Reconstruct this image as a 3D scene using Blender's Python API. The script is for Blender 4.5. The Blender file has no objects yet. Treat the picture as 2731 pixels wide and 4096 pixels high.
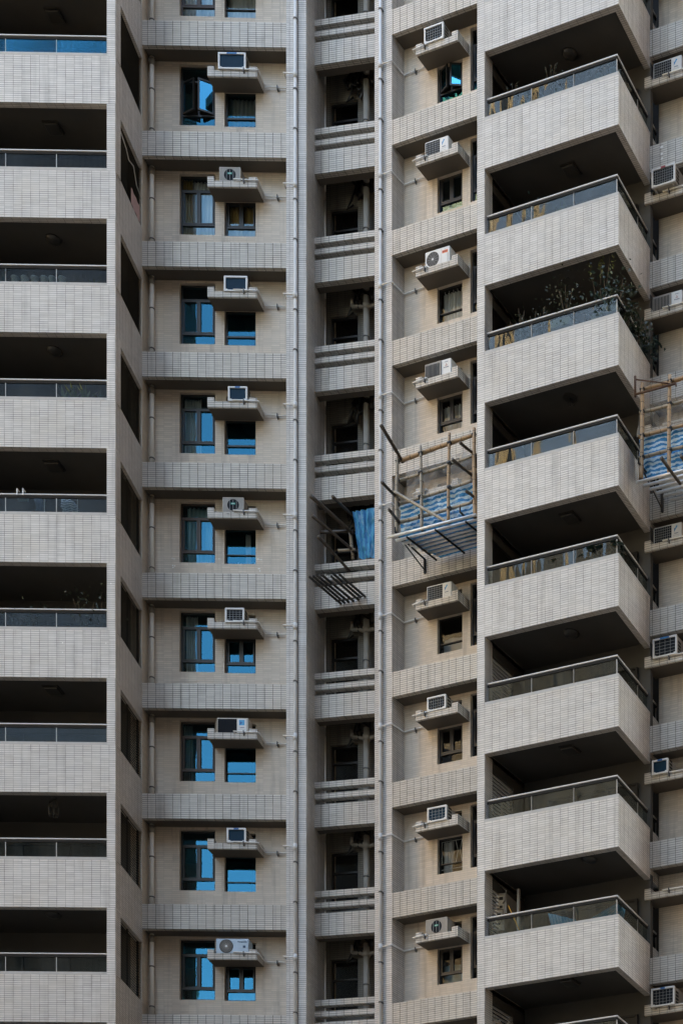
import bpy, bmesh, math, random
from mathutils import Vector, Matrix, noise
R = math.radians
random.seed(7)
sc = bpy.context.scene
col = sc.collection

# ------------------------------------------------------------------ camera
CX, HZ, FL, CZ = 4000.0, 6900.0, 7500.0, 1.6        # principal point, horizon and focal length in photo pixels
cd = bpy.data.cameras.new('camera'); cam = bpy.data.objects.new('camera', cd); col.objects.link(cam)
cam.location = (0, 0, CZ); cam.rotation_euler = (R(90), 0, 0)
cd.sensor_fit = 'AUTO'; cd.sensor_width = 36.0
cd.lens = FL / 4096 * 36
cd.shift_x = (1365.5 - CX) / 4096
cd.shift_y = (HZ - 2048) / 4096
cd.clip_start = 0.5; cd.clip_end = 3000
sc.camera = cam

# ------------------------------------------------------------------ sky, sun, exposure
SUN_EL, SUN_AZ = R(52), R(40)                       # the sun stands behind the building, so its front is in open shade
w = bpy.data.worlds.new('World'); sc.world = w; w.use_nodes = True
nt = w.node_tree; nt.nodes.clear()
sky = nt.nodes.new('ShaderNodeTexSky'); sky.sky_type = 'NISHITA'; sky.sun_disc = False
sky.sun_elevation = SUN_EL; sky.sun_rotation = SUN_AZ
sky.air_density = 1.0; sky.dust_density = 0.4; sky.ozone_density = 2.0
bg = nt.nodes.new('ShaderNodeBackground'); bg.inputs['Strength'].default_value = 0.15
wo = nt.nodes.new('ShaderNodeOutputWorld')
nt.links.new(sky.outputs[0], bg.inputs[0]); nt.links.new(bg.outputs[0], wo.inputs[0])
sl = bpy.data.lights.new('sun', 'SUN'); sl.energy = 2.4; sl.angle = R(0.5); sl.color = (1.0, 0.93, 0.82)
so = bpy.data.objects.new('sun', sl); col.objects.link(so)
sd = Vector((math.sin(SUN_AZ) * math.cos(SUN_EL), math.cos(SUN_AZ) * math.cos(SUN_EL), math.sin(SUN_EL)))
so.rotation_euler = (-sd).to_track_quat('-Z', 'Y').to_euler(); so.location = (0, 0, 120)
vs = sc.view_settings
sc.display_settings.display_device = 'sRGB'
vs.view_transform = 'Standard'; vs.look = 'None'; vs.gamma = 1; vs.use_curve_mapping = False
vs.exposure = 3.45
vs.use_white_balance = True; vs.white_balance_temperature = 9200; vs.white_balance_tint = 8
sc.cycles.max_bounces = 8; sc.cycles.diffuse_bounces = 4; sc.cycles.glossy_bounces = 4
sc.cycles.transparent_max_bounces = 16; sc.cycles.transmission_bounces = 4
sc.cycles.caustics_reflective = False; sc.cycles.caustics_refractive = False

# ------------------------------------------------------------------ materials
def new_mat(name):
    m = bpy.data.materials.new(name); m.use_nodes = True
    t = m.node_tree; b = t.nodes['Principled BSDF']
    return m, t, b
def N(t, kind, **kw):
    n = t.nodes.new(kind)
    for k, v in kw.items(): setattr(n, k, v)
    return n
def L(t, a, b): t.links.new(a, b)
def M(t, op, a, b=None, c=None, clamp=False):
    n = N(t, 'ShaderNodeMath', operation=op, use_clamp=clamp)
    for i, v in enumerate((a, b, c)):
        if v is None: continue
        if isinstance(v, (int, float)): n.inputs[i].default_value = v
        else: L(t, v, n.inputs[i])
    return n.outputs[0]
def MixC(t, f, a, b, blend='MIX'):
    n = N(t, 'ShaderNodeMix', data_type='RGBA', blend_type=blend)
    for i, v in ((0, f), (6, a), (7, b)):
        if isinstance(v, (int, float)): n.inputs[i].default_value = v
        elif isinstance(v, tuple): n.inputs[i].default_value = (*v, 1)
        else: L(t, v, n.inputs[i])
    return n.outputs[2]
def Noise(t, vec, scale, detail=3, rough=.55):
    n = N(t, 'ShaderNodeTexNoise'); n.inputs['Scale'].default_value = scale
    n.inputs['Detail'].default_value = detail; n.inputs['Roughness'].default_value = rough
    if vec is not None: L(t, vec, n.inputs['Vector'])
    return n.outputs['Fac']
def Ramp(t, f, lo, hi):
    n = N(t, 'ShaderNodeMapRange', interpolation_type='SMOOTHSTEP')
    L(t, f, n.inputs[0]); n.inputs[1].default_value = lo; n.inputs[2].default_value = hi
    return n.outputs[0]
def Map(t, vec, scale):
    n = N(t, 'ShaderNodeMapping'); L(t, vec, n.inputs[0]); n.inputs['Scale'].default_value = scale
    return n.outputs[0]

TW, TH = 0.2175, 2.9 / 53
def tile_mat(name, base, grout, gh=.0105, gv=.0075, patch=.45, rough=.38, stain=.25):
    """stack-bond strip tiles: every tile its own tone, grout that is dirtier in patches, rain streaks"""
    m, t, b = new_mat(name)
    uv = N(t, 'ShaderNodeUVMap').outputs[0]
    pos = N(t, 'ShaderNodeNewGeometry').outputs['Position']
    sep = N(t, 'ShaderNodeSeparateXYZ'); L(t, uv, sep.inputs[0])
    us = M(t, 'DIVIDE', sep.outputs[0], TW); vs_ = M(t, 'DIVIDE', sep.outputs[1], TH)
    fu = M(t, 'FRACT', us); fv = M(t, 'FRACT', vs_)
    mh = M(t, 'LESS_THAN', fv, gh / TH); mv = M(t, 'LESS_THAN', fu, gv / TW)
    cell = N(t, 'ShaderNodeCombineXYZ'); L(t, M(t, 'FLOOR', us), cell.inputs[0]); L(t, M(t, 'FLOOR', vs_), cell.inputs[1])
    wn = N(t, 'ShaderNodeTexWhiteNoise', noise_dimensions='3D')
    add = N(t, 'ShaderNodeVectorMath', operation='ADD'); L(t, cell.outputs[0], add.inputs[0])
    flo = N(t, 'ShaderNodeVectorMath', operation='FLOOR'); L(t, N(t, 'ShaderNodeObjectInfo').outputs['Location'], flo.inputs[0])
    L(t, flo.outputs[0], add.inputs[1]); L(t, add.outputs[0], wn.inputs['Vector'])
    tone = M(t, 'MULTIPLY_ADD', wn.outputs['Value'], .16, .92)
    tone = M(t, 'MULTIPLY', tone, M(t, 'MULTIPLY_ADD', N(t, 'ShaderNodeObjectInfo').outputs['Random'], .12, .93))
    big = Noise(t, pos, .55, 5)
    tone = M(t, 'MULTIPLY', tone, M(t, 'MULTIPLY_ADD', big, .26, .87))
    streak = Noise(t, Map(t, pos, (5.5, 5.5, .35)), 1.0, 4)
    tone = M(t, 'MULTIPLY', tone, M(t, 'SUBTRACT', 1.0, M(t, 'MULTIPLY', Ramp(t, streak, .50, .76), stain)))
    tc = N(t, 'ShaderNodeVectorMath', operation='SCALE'); tc.inputs[0].default_value = base; L(t, tone, tc.inputs['Scale'])
    warm = MixC(t, M(t, 'MULTIPLY', Ramp(t, Noise(t, pos, .9, 4), .45, .75), .35), tc.outputs[0], (base[0] * .92, base[1] * .86, base[2] * .76))
    gp = Ramp(t, Noise(t, pos, 2.3, 3), .32, .68)
    gcol = MixC(t, M(t, 'MULTIPLY', gp, patch), grout, (base[0] * .8, base[1] * .8, base[2] * .78))
    # odd joints repointed or washed lighter, tile by tile
    wn2 = N(t, 'ShaderNodeTexWhiteNoise', noise_dimensions='3D'); L(t, cell.outputs[0], wn2.inputs['Vector'])
    mv = M(t, 'MULTIPLY', mv, M(t, 'MULTIPLY_ADD', wn2.outputs['Value'], .25, .75))
    mask = M(t, 'MAXIMUM', mh, mv)
    L(t, MixC(t, mask, warm, gcol), b.inputs['Base Color'])
    L(t, M(t, 'MULTIPLY_ADD', mask, .45, rough), b.inputs['Roughness'])
    b.inputs['Specular IOR Level'].default_value = .35
    bp = N(t, 'ShaderNodeBump'); bp.inputs['Strength'].default_value = .35; bp.inputs['Distance'].default_value = .004
    L(t, M(t, 'SUBTRACT', 1.0, mask), bp.inputs['Height']); L(t, bp.outputs[0], b.inputs['Normal'])
    return m
def plain(name, base, rough=.6, var=.25, scale=3.0, metal=0.0, spec=.5, bump=0):
    m, t, b = new_mat(name)
    pos = N(t, 'ShaderNodeTexCoord').outputs['Object']
    n = Noise(t, pos, scale, 5)
    f = M(t, 'MULTIPLY_ADD', n, var * 2, 1 - var)
    s = N(t, 'ShaderNodeVectorMath', operation='SCALE'); s.inputs[0].default_value = base; L(t, f, s.inputs['Scale'])
    L(t, s.outputs[0], b.inputs['Base Color'])
    b.inputs['Roughness'].default_value = rough; b.inputs['Metallic'].default_value = metal
    b.inputs['Specular IOR Level'].default_value = spec
    if bump:
        bp = N(t, 'ShaderNodeBump'); bp.inputs['Strength'].default_value = bump; bp.inputs['Distance'].default_value = .02
        L(t, Noise(t, pos, scale * 4, 4), bp.inputs['Height']); L(t, bp.outputs[0], b.inputs['Normal'])
    return m
def glass_mat(name, refl, tint, gtint=(1, 1, 1), wav=.03, wscale=1.2, dirt=0.0, mult=1.0):
    """thin glass: a sharp reflection over a tinted clear view, slightly wavy like old sheet glass"""
    m, t, b = new_mat(name); t.nodes.remove(b)
    out = [n for n in t.nodes if n.type == 'OUTPUT_MATERIAL'][0]
    tr = N(t, 'ShaderNodeBsdfTransparent'); tr.inputs[0].default_value = (*tint, 1)
    gl = N(t, 'ShaderNodeBsdfGlossy'); gl.inputs['Roughness'].default_value = .015; gl.inputs[0].default_value = (*gtint, 1)
    pos = N(t, 'ShaderNodeNewGeometry').outputs['Position']
    bp = N(t, 'ShaderNodeBump'); bp.inputs['Strength'].default_value = wav; bp.inputs['Distance'].default_value = .05
    L(t, Noise(t, Map(t, pos, (1, 1, .22)) if wav > .15 else pos, wscale, 1), bp.inputs['Height']); L(t, bp.outputs[0], gl.inputs['Normal'])
    fr = N(t, 'ShaderNodeFresnel'); fr.inputs[0].default_value = 1.5
    fac = M(t, 'MULTIPLY_ADD', fr.outputs[0], mult, refl, clamp=True)
    mx = N(t, 'ShaderNodeMixShader'); L(t, fac, mx.inputs[0]); L(t, tr.outputs[0], mx.inputs[1]); L(t, gl.outputs[0], mx.inputs[2])
    last = mx.outputs[0]
    if dirt:
        df = N(t, 'ShaderNodeBsdfDiffuse'); df.inputs[0].default_value = (.35, .38, .38, 1)
        m2 = N(t, 'ShaderNodeMixShader')
        L(t, M(t, 'MULTIPLY', Ramp(t, Noise(t, Map(t, pos, (3, 3, .8)), 1.0, 4), .35, .8), dirt), m2.inputs[0])
        L(t, last, m2.inputs[1]); L(t, df.outputs[0], m2.inputs[2]); last = m2.outputs[0]
    L(t, last, out.inputs['Surface'])
    return m
def leaf_mat(name, base):
    m, t, b = new_mat(name)
    pos = N(t, 'ShaderNodeNewGeometry').outputs['Position']
    wn = Noise(t, pos, 9.0, 2)
    L(t, MixC(t, wn, tuple(c * .5 for c in base), tuple(min(1, c * 1.6) for c in base)), b.inputs['Base Color'])
    b.inputs['Roughness'].default_value = .4
    return m
def stripe_mat(name, ca, cb, period, axis=1, rough=.3, trans=.25, soft=.04, bump=0):
    m, t, b = new_mat(name)
    uv = N(t, 'ShaderNodeUVMap').outputs[0]; pos = N(t, 'ShaderNodeNewGeometry').outputs['Position']
    sep = N(t, 'ShaderNodeSeparateXYZ'); L(t, uv, sep.inputs[0])
    v = M(t, 'ADD', sep.outputs[axis], M(t, 'MULTIPLY', Noise(t, pos, 7, 4), soft))
    f = M(t, 'GREATER_THAN', M(t, 'FRACT', M(t, 'DIVIDE', v, period)), M(t, 'MULTIPLY_ADD', Noise(t, pos, 6, 4), 1.3, -.15) if bump else .5)
    c = MixC(t, f, ca, cb)
    if bump: c = MixC(t, M(t, 'MULTIPLY', Ramp(t, Noise(t, Map(t, pos, (1, 1, .5)), 5, 5, .65), .54, .68), .45), c, (.50, .74, .90))
    if not bump: c = MixC(t, M(t, 'MULTIPLY', Ramp(t, Noise(t, pos, 14, 4), .5, .75), .35), c, (.62, .72, .78))
    L(t, c, b.inputs['Base Color']); b.inputs['Roughness'].default_value = rough
    if bump:
        bp = N(t, 'ShaderNodeBump'); bp.inputs['Strength'].default_value = bump; bp.inputs['Distance'].default_value = .05
        L(t, Noise(t, Map(t, pos, (1, 1, .35)), 13, 5, .7), bp.inputs['Height']); L(t, bp.outputs[0], b.inputs['Normal'])
    if trans:
        out = [n for n in t.nodes if n.type == 'OUTPUT_MATERIAL'][0]
        tl = N(t, 'ShaderNodeBsdfTranslucent'); L(t, c, tl.inputs[0])
        mx = N(t, 'ShaderNodeMixShader'); mx.inputs[0].default_value = trans
        L(t, b.outputs[0], mx.inputs[1]); L(t, tl.outputs[0], mx.inputs[2]); L(t, mx.outputs[0], out.inputs['Surface'])
    return m
def sheer_mat(name, base, alpha):
    m, t, b = new_mat(name)
    out = [n for n in t.nodes if n.type == 'OUTPUT_MATERIAL'][0]
    pos = N(t, 'ShaderNodeNewGeometry').outputs['Position']
    b.inputs['Base Color'].default_value = (*base, 1); b.inputs['Roughness'].default_value = .7
    tr = N(t, 'ShaderNodeBsdfTransparent')
    mx = N(t, 'ShaderNodeMixShader')
    L(t, M(t, 'MULTIPLY_ADD', Ramp(t, Noise(t, pos, 3, 4), .3, .7), .35, alpha, clamp=True), mx.inputs[0])
    L(t, tr.outputs[0], mx.inputs[1]); L(t, b.outputs[0], mx.inputs[2]); L(t, mx.outputs[0], out.inputs['Surface'])
    return m
def bamboo_mat(name, base):
    m, t, b = new_mat(name)
    pos = N(t, 'ShaderNodeNewGeometry').outputs['Position']
    uv = N(t, 'ShaderNodeUVMap').outputs[0]
    sep = N(t, 'ShaderNodeSeparateXYZ'); L(t, uv, sep.inputs[0])
    node = M(t, 'LESS_THAN', M(t, 'FRACT', M(t, 'DIVIDE', sep.outputs[1], .31)), .07)
    c = MixC(t, Noise(t, pos, 4, 4), tuple(x * .55 for x in base), tuple(min(1, x * 1.35) for x in base))
    L(t, MixC(t, M(t, 'MULTIPLY', node, .75), c, (.05, .035, .02)), b.inputs['Base Color'])
    b.inputs['Roughness'].default_value = .5
    return m

MT = {}
MT['tile'] = tile_mat('strip_tile_dark_joint', (.60, .56, .51), (.03, .026, .02), gh=.0095, gv=.013, patch=.25, stain=.28)
MT['tile_recess'] = tile_mat('strip_tile_painted_shade', (.16, .148, .125), (.05, .045, .038), gh=.009, gv=.008, patch=.5, stain=.4)  # recess shade put into the colour: whole wall darker than the other tiles
MT['tile_wall'] = tile_mat('strip_tile_pale_joint', (.64, .55, .46), (.47, .40, .33), gh=.009, gv=.006, patch=.6, stain=.3)
MT['tile_front'] = tile_mat('strip_tile_grey_joint', (.63, .605, .58), (.10, .09, .08), gh=.0095, gv=.0095, patch=.5, stain=.23)
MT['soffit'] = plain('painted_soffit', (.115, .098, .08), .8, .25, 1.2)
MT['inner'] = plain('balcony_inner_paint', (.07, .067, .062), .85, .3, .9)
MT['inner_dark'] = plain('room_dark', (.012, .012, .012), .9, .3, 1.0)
MT['sill'] = plain('sill_render', (.46, .45, .44), .7, .22, 4.0)
MT['frame'] = plain('dark_window_frame', (.014, .013, .013), .4, .3, 6)
MT['frame_brown'] = plain('brown_window_frame', (.045, .026, .02), .45, .4, 8)
MT['frame_white'] = plain('white_frame', (.45, .45, .44), .5, .2, 6)
MT['steel'] = plain('brushed_steel', (.52, .51, .50), .45, .12, 9, .15)
MT['louvre'] = plain('louvre_blade', (.028, .027, .026), .85, .3, 6, 0, .1)
MT['dark_metal'] = plain('dark_metal', (.03, .03, .03), .45, .3, 6, .4)
MT['rust'] = plain('rusty_steel', (.10, .05, .032), .7, .5, 9)
MT['galv'] = plain('galvanised_tube', (.74, .75, .76), .35, .2, 7, .25)
MT['galv_dark'] = plain('dull_galvanised_tube', (.07, .07, .068), .5, .3, 7, .5)
MT['pvc'] = plain('white_pvc_pipe', (.80, .785, .75), .45, .18, 2.2)
MT['pvc_grey'] = plain('grey_pvc_pipe', (.64, .64, .63), .5, .18, 2.2)
MT['pvc_old'] = plain('old_pvc_pipe', (.27, .25, .22), .6, .3, 2.2)
MT['clamp'] = plain('pipe_clamp', (.10, .10, .10), .5, .2, 5)
MT['white'] = plain('ac_white', (.70, .70, .69), .4, .1, 4)
MT['cream'] = plain('ac_cream', (.52, .48, .42), .5, .15, 4)
MT['acgrey'] = plain('ac_grey', (.27, .25, .225), .5, .2, 5)
MT['acblue'] = plain('ac_pale_blue', (.42, .55, .66), .4, .08, 5)
MT['acside'] = plain('ac_side_metal', (.38, .36, .33), .5, .2, 5)
MT['coil'] = plain('ac_coil_dark', (.014, .017, .022), .7, .5, 40, 0, .12)
MT['teal'] = plain('ac_teal_filter', (.002, .028, .055), .6, .2, 8, 0, .15)
MT['wire'] = plain('ac_wire', (.26, .28, .29), .5, .2, 9)
MT['black'] = plain('black_plastic', (.012, .012, .012), .5, .2, 9)
MT['blue'] = plain('brand_blue', (.01, .12, .34), .4, .05, 9)
MT['cyan'] = plain('brand_cyan', (.015, .33, .62), .4, .05, 9)
MT['navy'] = plain('brand_navy', (.008, .05, .13), .4, .05, 9)
MT['red'] = plain('brand_red', (.30, .02, .03), .4, .05, 9)
MT['orange'] = plain('brand_orange', (.80, .17, .05), .4, .05, 9)
MT['green'] = plain('brand_green', (.02, .34, .28), .4, .05, 9)
MT['winglass'] = glass_mat('window_glass', .08, (.60, .66, .68), (.05, .52, .80), .07, 1.3)
MT['winglass_clear'] = glass_mat('window_glass_clear', .0, (.72, .76, .78), (.9, .95, 1.0), .02, .9, 0, .55)
MT['railglass'] = glass_mat('balcony_glass', .0, (.66, .72, .71), (1.0, 1.0, .96), .32, 2.2, .05, .8)
MT['railglass_left'] = glass_mat('balcony_glass_left', .0, (.62, .68, .69), (.95, .97, 1.0), .06, 1.1, .05, .22)
MT['railglass_mirror'] = glass_mat('balcony_glass_film', .17, (.20, .25, .28), (.04, .52, .82), .02, .8, .03)
MT['doorglass'] = glass_mat('sliding_door_glass', .02, (.25, .27, .28), (.9, .95, 1.0), .03, 1.0)
MT['bamboo'] = bamboo_mat('bamboo_tan', (.40, .255, .14))
MT['bamboo_grey'] = bamboo_mat('bamboo_weathered', (.34, .29, .225))
MT['bamboo_dark'] = bamboo_mat('bamboo_dark', (.06, .046, .036))
MT['tarp'] = stripe_mat('striped_tarpaulin', (.0, .26, .60), (.60, .80, .93), .11, 1, .5, .2, .06, 1.0)
MT['tarp_vert'] = stripe_mat('blue_tarpaulin', (.0, .25, .55), (.03, .40, .68), .16, 0, .4, .25, .10, 1.0)
MT['net'] = sheer_mat('dust_sheet', (.42, .40, .38), .10)
MT['curtain'] = plain('white_curtain', (.74, .74, .72), .9, .1, 3)
MT['curtain_yellow'] = plain('ochre_curtain', (.42, .26, .08), .9, .2, 3)
MT['curtain_grey'] = plain('grey_curtain', (.34, .34, .33), .9, .2, 3)
MT['curtain_blue'] = plain('pale_blue_blind', (.42, .60, .64), .9, .1, 3)
MT['leaf'] = leaf_mat('leaf_green', (.013, .024, .009))
MT['leaf_big'] = leaf_mat('broad_leaf', (.016, .042, .032))
MT['leaf_lime'] = leaf_mat('pale_leaf', (.08, .10, .025))
MT['stem'] = plain('stem', (.08, .055, .03), .8)
MT['pot'] = plain('white_pot', (.68, .70, .70), .5, .1, 6)
MT['pot_blue'] = plain('pale_blue_pot', (.20, .30, .36), .5, .15, 6)
MT['pot_dark'] = plain('dark_pot', (.10, .085, .07), .7, .2, 6)
MT['cloth_blue'] = stripe_mat('blue_cloth', (.10, .38, .58), (.20, .50, .68), .12, 0, .8, .2, .02)
MT['shirt'] = stripe_mat('striped_shirt', (.03, .06, .10), (.55, .62, .66), .042, 1, .9, .1, .0)
MT['shirt_dark'] = plain('dark_laundry', (.10, .13, .17), .9, .6, 9)
MT['pink'] = plain('pink_towel', (.50, .33, .32), .9, .1, 6)
MT['mint'] = plain('mint_box', (.42, .60, .54), .5, .05, 6)
MT['yellow'] = plain('yellow_pole', (.72, .34, .03), .4, .1, 6)
MT['lampglass'] = plain('unlit_lamp_glass', (.05, .05, .048), .4, .1, 6)
MT['lampbase'] = plain('lamp_base', (.03, .028, .026), .6, .2, 6)
MT['asphalt'] = plain('asphalt', (.05, .05, .05), .9, .3, .4)
MT['tower_beige'] = tile_mat('tower_beige', (.55, .40, .25), (.08, .07, .06), gh=.01, gv=.01)
MT['tower_grey'] = plain('tower_grey', (.105, .10, .095), .8, .15, .2)
MT['tower_cream'] = plain('tower_cream', (.66, .48, .29), .8, .1, .2)
MT['tower_brown'] = plain('tower_brown', (.20, .13, .085), .8, .15, .2)
MT['tower_window'] = plain('tower_window', (.03, .035, .04), .2, .3, .3)

# ------------------------------------------------------------------ mesh helpers
class MB:
    def __init__(s): s.v = []; s.f = []; s.uv = []; s.mi = []
    def face(s, pts, uvs, mi=0):
        i = len(s.v); s.v += [tuple(p) for p in pts]; s.f.append(list(range(i, i + len(pts)))); s.uv.append(uvs); s.mi.append(mi)
    def box(s, x0, x1, y0, y1, z0, z1, mi=0, skip=''):
        if x0 > x1: x0, x1 = x1, x0
        if y0 > y1: y0, y1 = y1, y0
        if 'f' not in skip: s.face([(x0, y0, z0), (x1, y0, z0), (x1, y0, z1), (x0, y0, z1)], [(x0, z0), (x1, z0), (x1, z1), (x0, z1)], mi)
        if 'b' not in skip: s.face([(x1, y1, z0), (x0, y1, z0), (x0, y1, z1), (x1, y1, z1)], [(x1, z0), (x0, z0), (x0, z1), (x1, z1)], mi)
        if 'r' not in skip: s.face([(x1, y0, z0), (x1, y1, z0), (x1, y1, z1), (x1, y0, z1)], [(y0, z0), (y1, z0), (y1, z1), (y0, z1)], mi)
        if 'l' not in skip: s.face([(x0, y1, z0), (x0, y0, z0), (x0, y0, z1), (x0, y1, z1)], [(y1, z0), (y0, z0), (y0, z1), (y1, z1)], mi)
        if 't' not in skip: s.face([(x0, y0, z1), (x1, y0, z1), (x1, y1, z1), (x0, y1, z1)], [(x0, y0), (x1, y0), (x1, y1), (x0, y1)], mi)
        if 'd' not in skip: s.face([(x0, y1, z0), (x1, y1, z0), (x1, y0, z0), (x0, y0, z0)], [(x0, y1), (x1, y1), (x1, y0), (x0, y0)], mi)
    def prism(s, pts, z0, z1, mi=0, mi_cap=None):
        """upright prism over a counter-clockwise footprint"""
        n = len(pts); u = 0.0; mc = mi if mi_cap is None else mi_cap
        for i in range(n):
            a, b = pts[i], pts[(i + 1) % n]; l = math.hypot(b[0] - a[0], b[1] - a[1])
            s.face([(a[0], a[1], z0), (b[0], b[1], z0), (b[0], b[1], z1), (a[0], a[1], z1)], [(u, z0), (u + l, z0), (u + l, z1), (u, z1)], mi)
            u += l
        s.face([(p[0], p[1], z1) for p in pts], [(p[0], p[1]) for p in pts], mc)
        s.face([(p[0], p[1], z0) for p in reversed(pts)], [(p[0], p[1]) for p in reversed(pts)], mc)
    def tube(s, path, r, n=8, mi=0, cap=True, rr=None):
        path = [Vector(p) for p in path]; rings = []; ln = [0.0]
        for i in range(1, len(path)): ln.append(ln[-1] + (path[i] - path[i - 1]).length)
        up = None
        for i, p in enumerate(path):
            if i == 0: d = path[1] - p
            elif i == len(path) - 1: d = p - path[i - 1]
            else: d = (path[i + 1] - p).normalized() + (p - path[i - 1]).normalized()
            d = d.normalized() if d.length > 1e-9 else Vector((0, 0, 1))
            if up is None: up = Vector((0, 0, 1)) if abs(d.z) < .9 else Vector((1, 0, 0))
            a = d.cross(up).normalized(); b = a.cross(d).normalized(); up = b
            k = r if rr is None else rr[i]
            rings.append([p + a * (k * math.cos(2 * math.pi * j / n)) + b * (k * math.sin(2 * math.pi * j / n)) for j in range(n)])
        for i in range(len(path) - 1):
            for j in range(n):
                k = (j + 1) % n
                s.face([rings[i][j], rings[i][k], rings[i + 1][k], rings[i + 1][j]],
                       [(j / n * .3, ln[i]), ((j + 1) / n * .3, ln[i]), ((j + 1) / n * .3, ln[i + 1]), (j / n * .3, ln[i + 1])], mi)
        if cap:
            s.face(list(reversed(rings[0])), [(0, 0)] * n, mi); s.face(rings[-1], [(0, 0)] * n, mi)
    def disc(s, c, r, y, n=28, mi=0, r0=0.0, dx=0):
        """disc or ring facing -y"""
        P = lambda k, q: (c[0] + q * math.cos(2 * math.pi * k / n), y, c[1] + q * math.sin(2 * math.pi * k / n))
        for k in range(n):
            if r0 > 0: pts = [P(k, r0), P(k, r), P(k + 1, r), P(k + 1, r0)]
            else: pts = [(c[0], y, c[1]), P(k, r), P(k + 1, r)]
            s.face(pts, [(p[0], p[2]) for p in pts], mi)
    def lathe(s, prof, n=16, mi=0, c=(0, 0)):
        for i in range(len(prof) - 1):
            (r0, z0), (r1, z1) = prof[i], prof[i + 1]
            for k in range(n):
                a, b = 2 * math.pi * k / n, 2 * math.pi * (k + 1) / n
                q = [(c[0] + r0 * math.cos(a), c[1] + r0 * math.sin(a), z0), (c[0] + r0 * math.cos(b), c[1] + r0 * math.sin(b), z0),
                     (c[0] + r1 * math.cos(b), c[1] + r1 * math.sin(b), z1), (c[0] + r1 * math.cos(a), c[1] + r1 * math.sin(a), z1)]
                if r0 < 1e-6: q = [q[0], q[2], q[3]]
                elif r1 < 1e-6: q = q[:3]
                s.face(q, [(0, 0)] * len(q), mi)
    def mesh(s, name, mats, smooth=False, weld=True):
        me = bpy.data.meshes.new(name); me.from_pydata(s.v, [], s.f)
        ul = me.uv_layers.new(name='UVMap'); i = 0
        flat = [c for f in s.uv for q in f for c in q]
        ul.data.foreach_set('uv', flat)
        for m in mats: me.materials.append(MT[m])
        me.polygons.foreach_set('material_index', s.mi)
        if weld:
            bm = bmesh.new(); bm.from_mesh(me); bmesh.ops.remove_doubles(bm, verts=bm.verts, dist=1e-5); bm.to_mesh(me); bm.free()
        if smooth: me.polygons.foreach_set('use_smooth', [True] * len(me.polygons))
        me.update(); return me
def link(name, data, parent=None, loc=(0, 0, 0), rz=0.0):
    o = bpy.data.objects.new(name, data); col.objects.link(o); o.parent = parent
    if parent is not None and parent is BLD: loc = Vector(loc) - BLD.location
    o.location = loc; o.rotation_euler = (0, 0, rz); return o
BLD = None
def add(name, mb, mats, parent=None, loc=(0, 0, 0), rz=0.0, smooth=False, bevel=0):
    if isinstance(mats, str): mats = [mats]
    o = link(name, mb.mesh(name, mats, smooth), parent, loc, rz)
    if bevel:
        md = o.modifiers.new('bevel', 'BEVEL'); md.width = bevel; md.segments = 2; md.limit_method = 'ANGLE'
    return o
def empty(name, loc, rz=0.0):
    o = bpy.data.objects.new(name, None); col.objects.link(o); o.location = loc; o.rotation_euler = (0, 0, rz); o.empty_display_size = .2; return o
def tag(o, label, cat, group=None, kind=None):
    if label: o['label'] = label
    if cat: o['category'] = cat
    if group: o['group'] = group
    if kind: o['kind'] = kind
    return o
def dup(o, dz, parent=None):
    c = o.copy(); col.objects.link(c)
    c.parent = parent if parent is not None else o.parent
    if parent is None: c.location = o.location + Vector((0, 0, dz))
    for ch in list(o.children): dup(ch, 0, c)
    return c
def text(body, size, mat, parent, loc, name='lettering', sx=1.0):
    cu = bpy.data.curves.new('t', 'FONT'); cu.body = body; cu.size = size; cu.extrude = .0012; cu.offset = size * .02
    cu.align_x = 'CENTER'; cu.align_y = 'CENTER'
    o = bpy.data.objects.new('t', cu); col.objects.link(o)
    me = bpy.data.meshes.new_from_object(o.evaluated_get(bpy.context.evaluated_depsgraph_get()))
    bpy.data.objects.remove(o); bpy.data.curves.remove(cu)
    me.materials.clear(); me.materials.append(MT[mat]); me.transform(Matrix.Scale(sx, 4, (1, 0, 0))); me.transform(Matrix.Rotation(R(90), 4, 'X'))
    return link(name, me, parent, loc)

class Frame:
    """a vertical facade plane: u runs along it to the right, d into the building, z up"""
    def __init__(s, px, Y, a):
        s.X = (px - CX) / FL * Y; s.Y = Y; s.a = a; s.c = math.cos(a); s.s = math.sin(a)
    def w(s, u, d, z): return Vector((s.X + u * s.c - d * s.s, s.Y + u * s.s + d * s.c, z))
    def u(s, px, d=0.0):
        k = (px - CX) / FL
        return (k * (s.Y + d * s.c) - s.X + d * s.s) / (s.c - k * s.s)
    def Yat(s, px, d): return s.Y + s.u(px, d) * s.s + d * s.c
    def z(s, px, d, py): return CZ + (HZ - py) * s.Yat(px, d) / FL
    def pt(s, px, py, d): return s.w(s.u(px, d), d, s.z(px, d, py))
    def loc(s, X, Y):
        x, y = X - s.X, Y - s.Y; return (x * s.c + y * s.s, -x * s.s + y * s.c)
    def xy(s, px, Y): return s.loc((px - CX) / FL * Y, Y)
    def o(s, z=0.0): return (s.X, s.Y, z)
def wpt(px, py, Y): return Vector(((px - CX) / FL * Y, Y, CZ + (HZ - py) * Y / FL))

P = 2.9                                               # storey height
FLf = Frame(857, 49.26, R(1.155))                     # left window bay
FC = Frame(1375, 49.80, R(-9.0))                      # service recess between the wings
FR = Frame(1737, 48.79, R(-19.9))                     # right window bay
ZL, ZLB, ZC, ZR, ZRB, ZRR = 45.70, 42.54, 45.79, 45.99, 43.06, 43.32
ORD = ['topmost', 'second', 'third', 'fourth', 'fifth', 'sixth', 'seventh', 'eighth', 'ninth', 'tenth']

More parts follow.
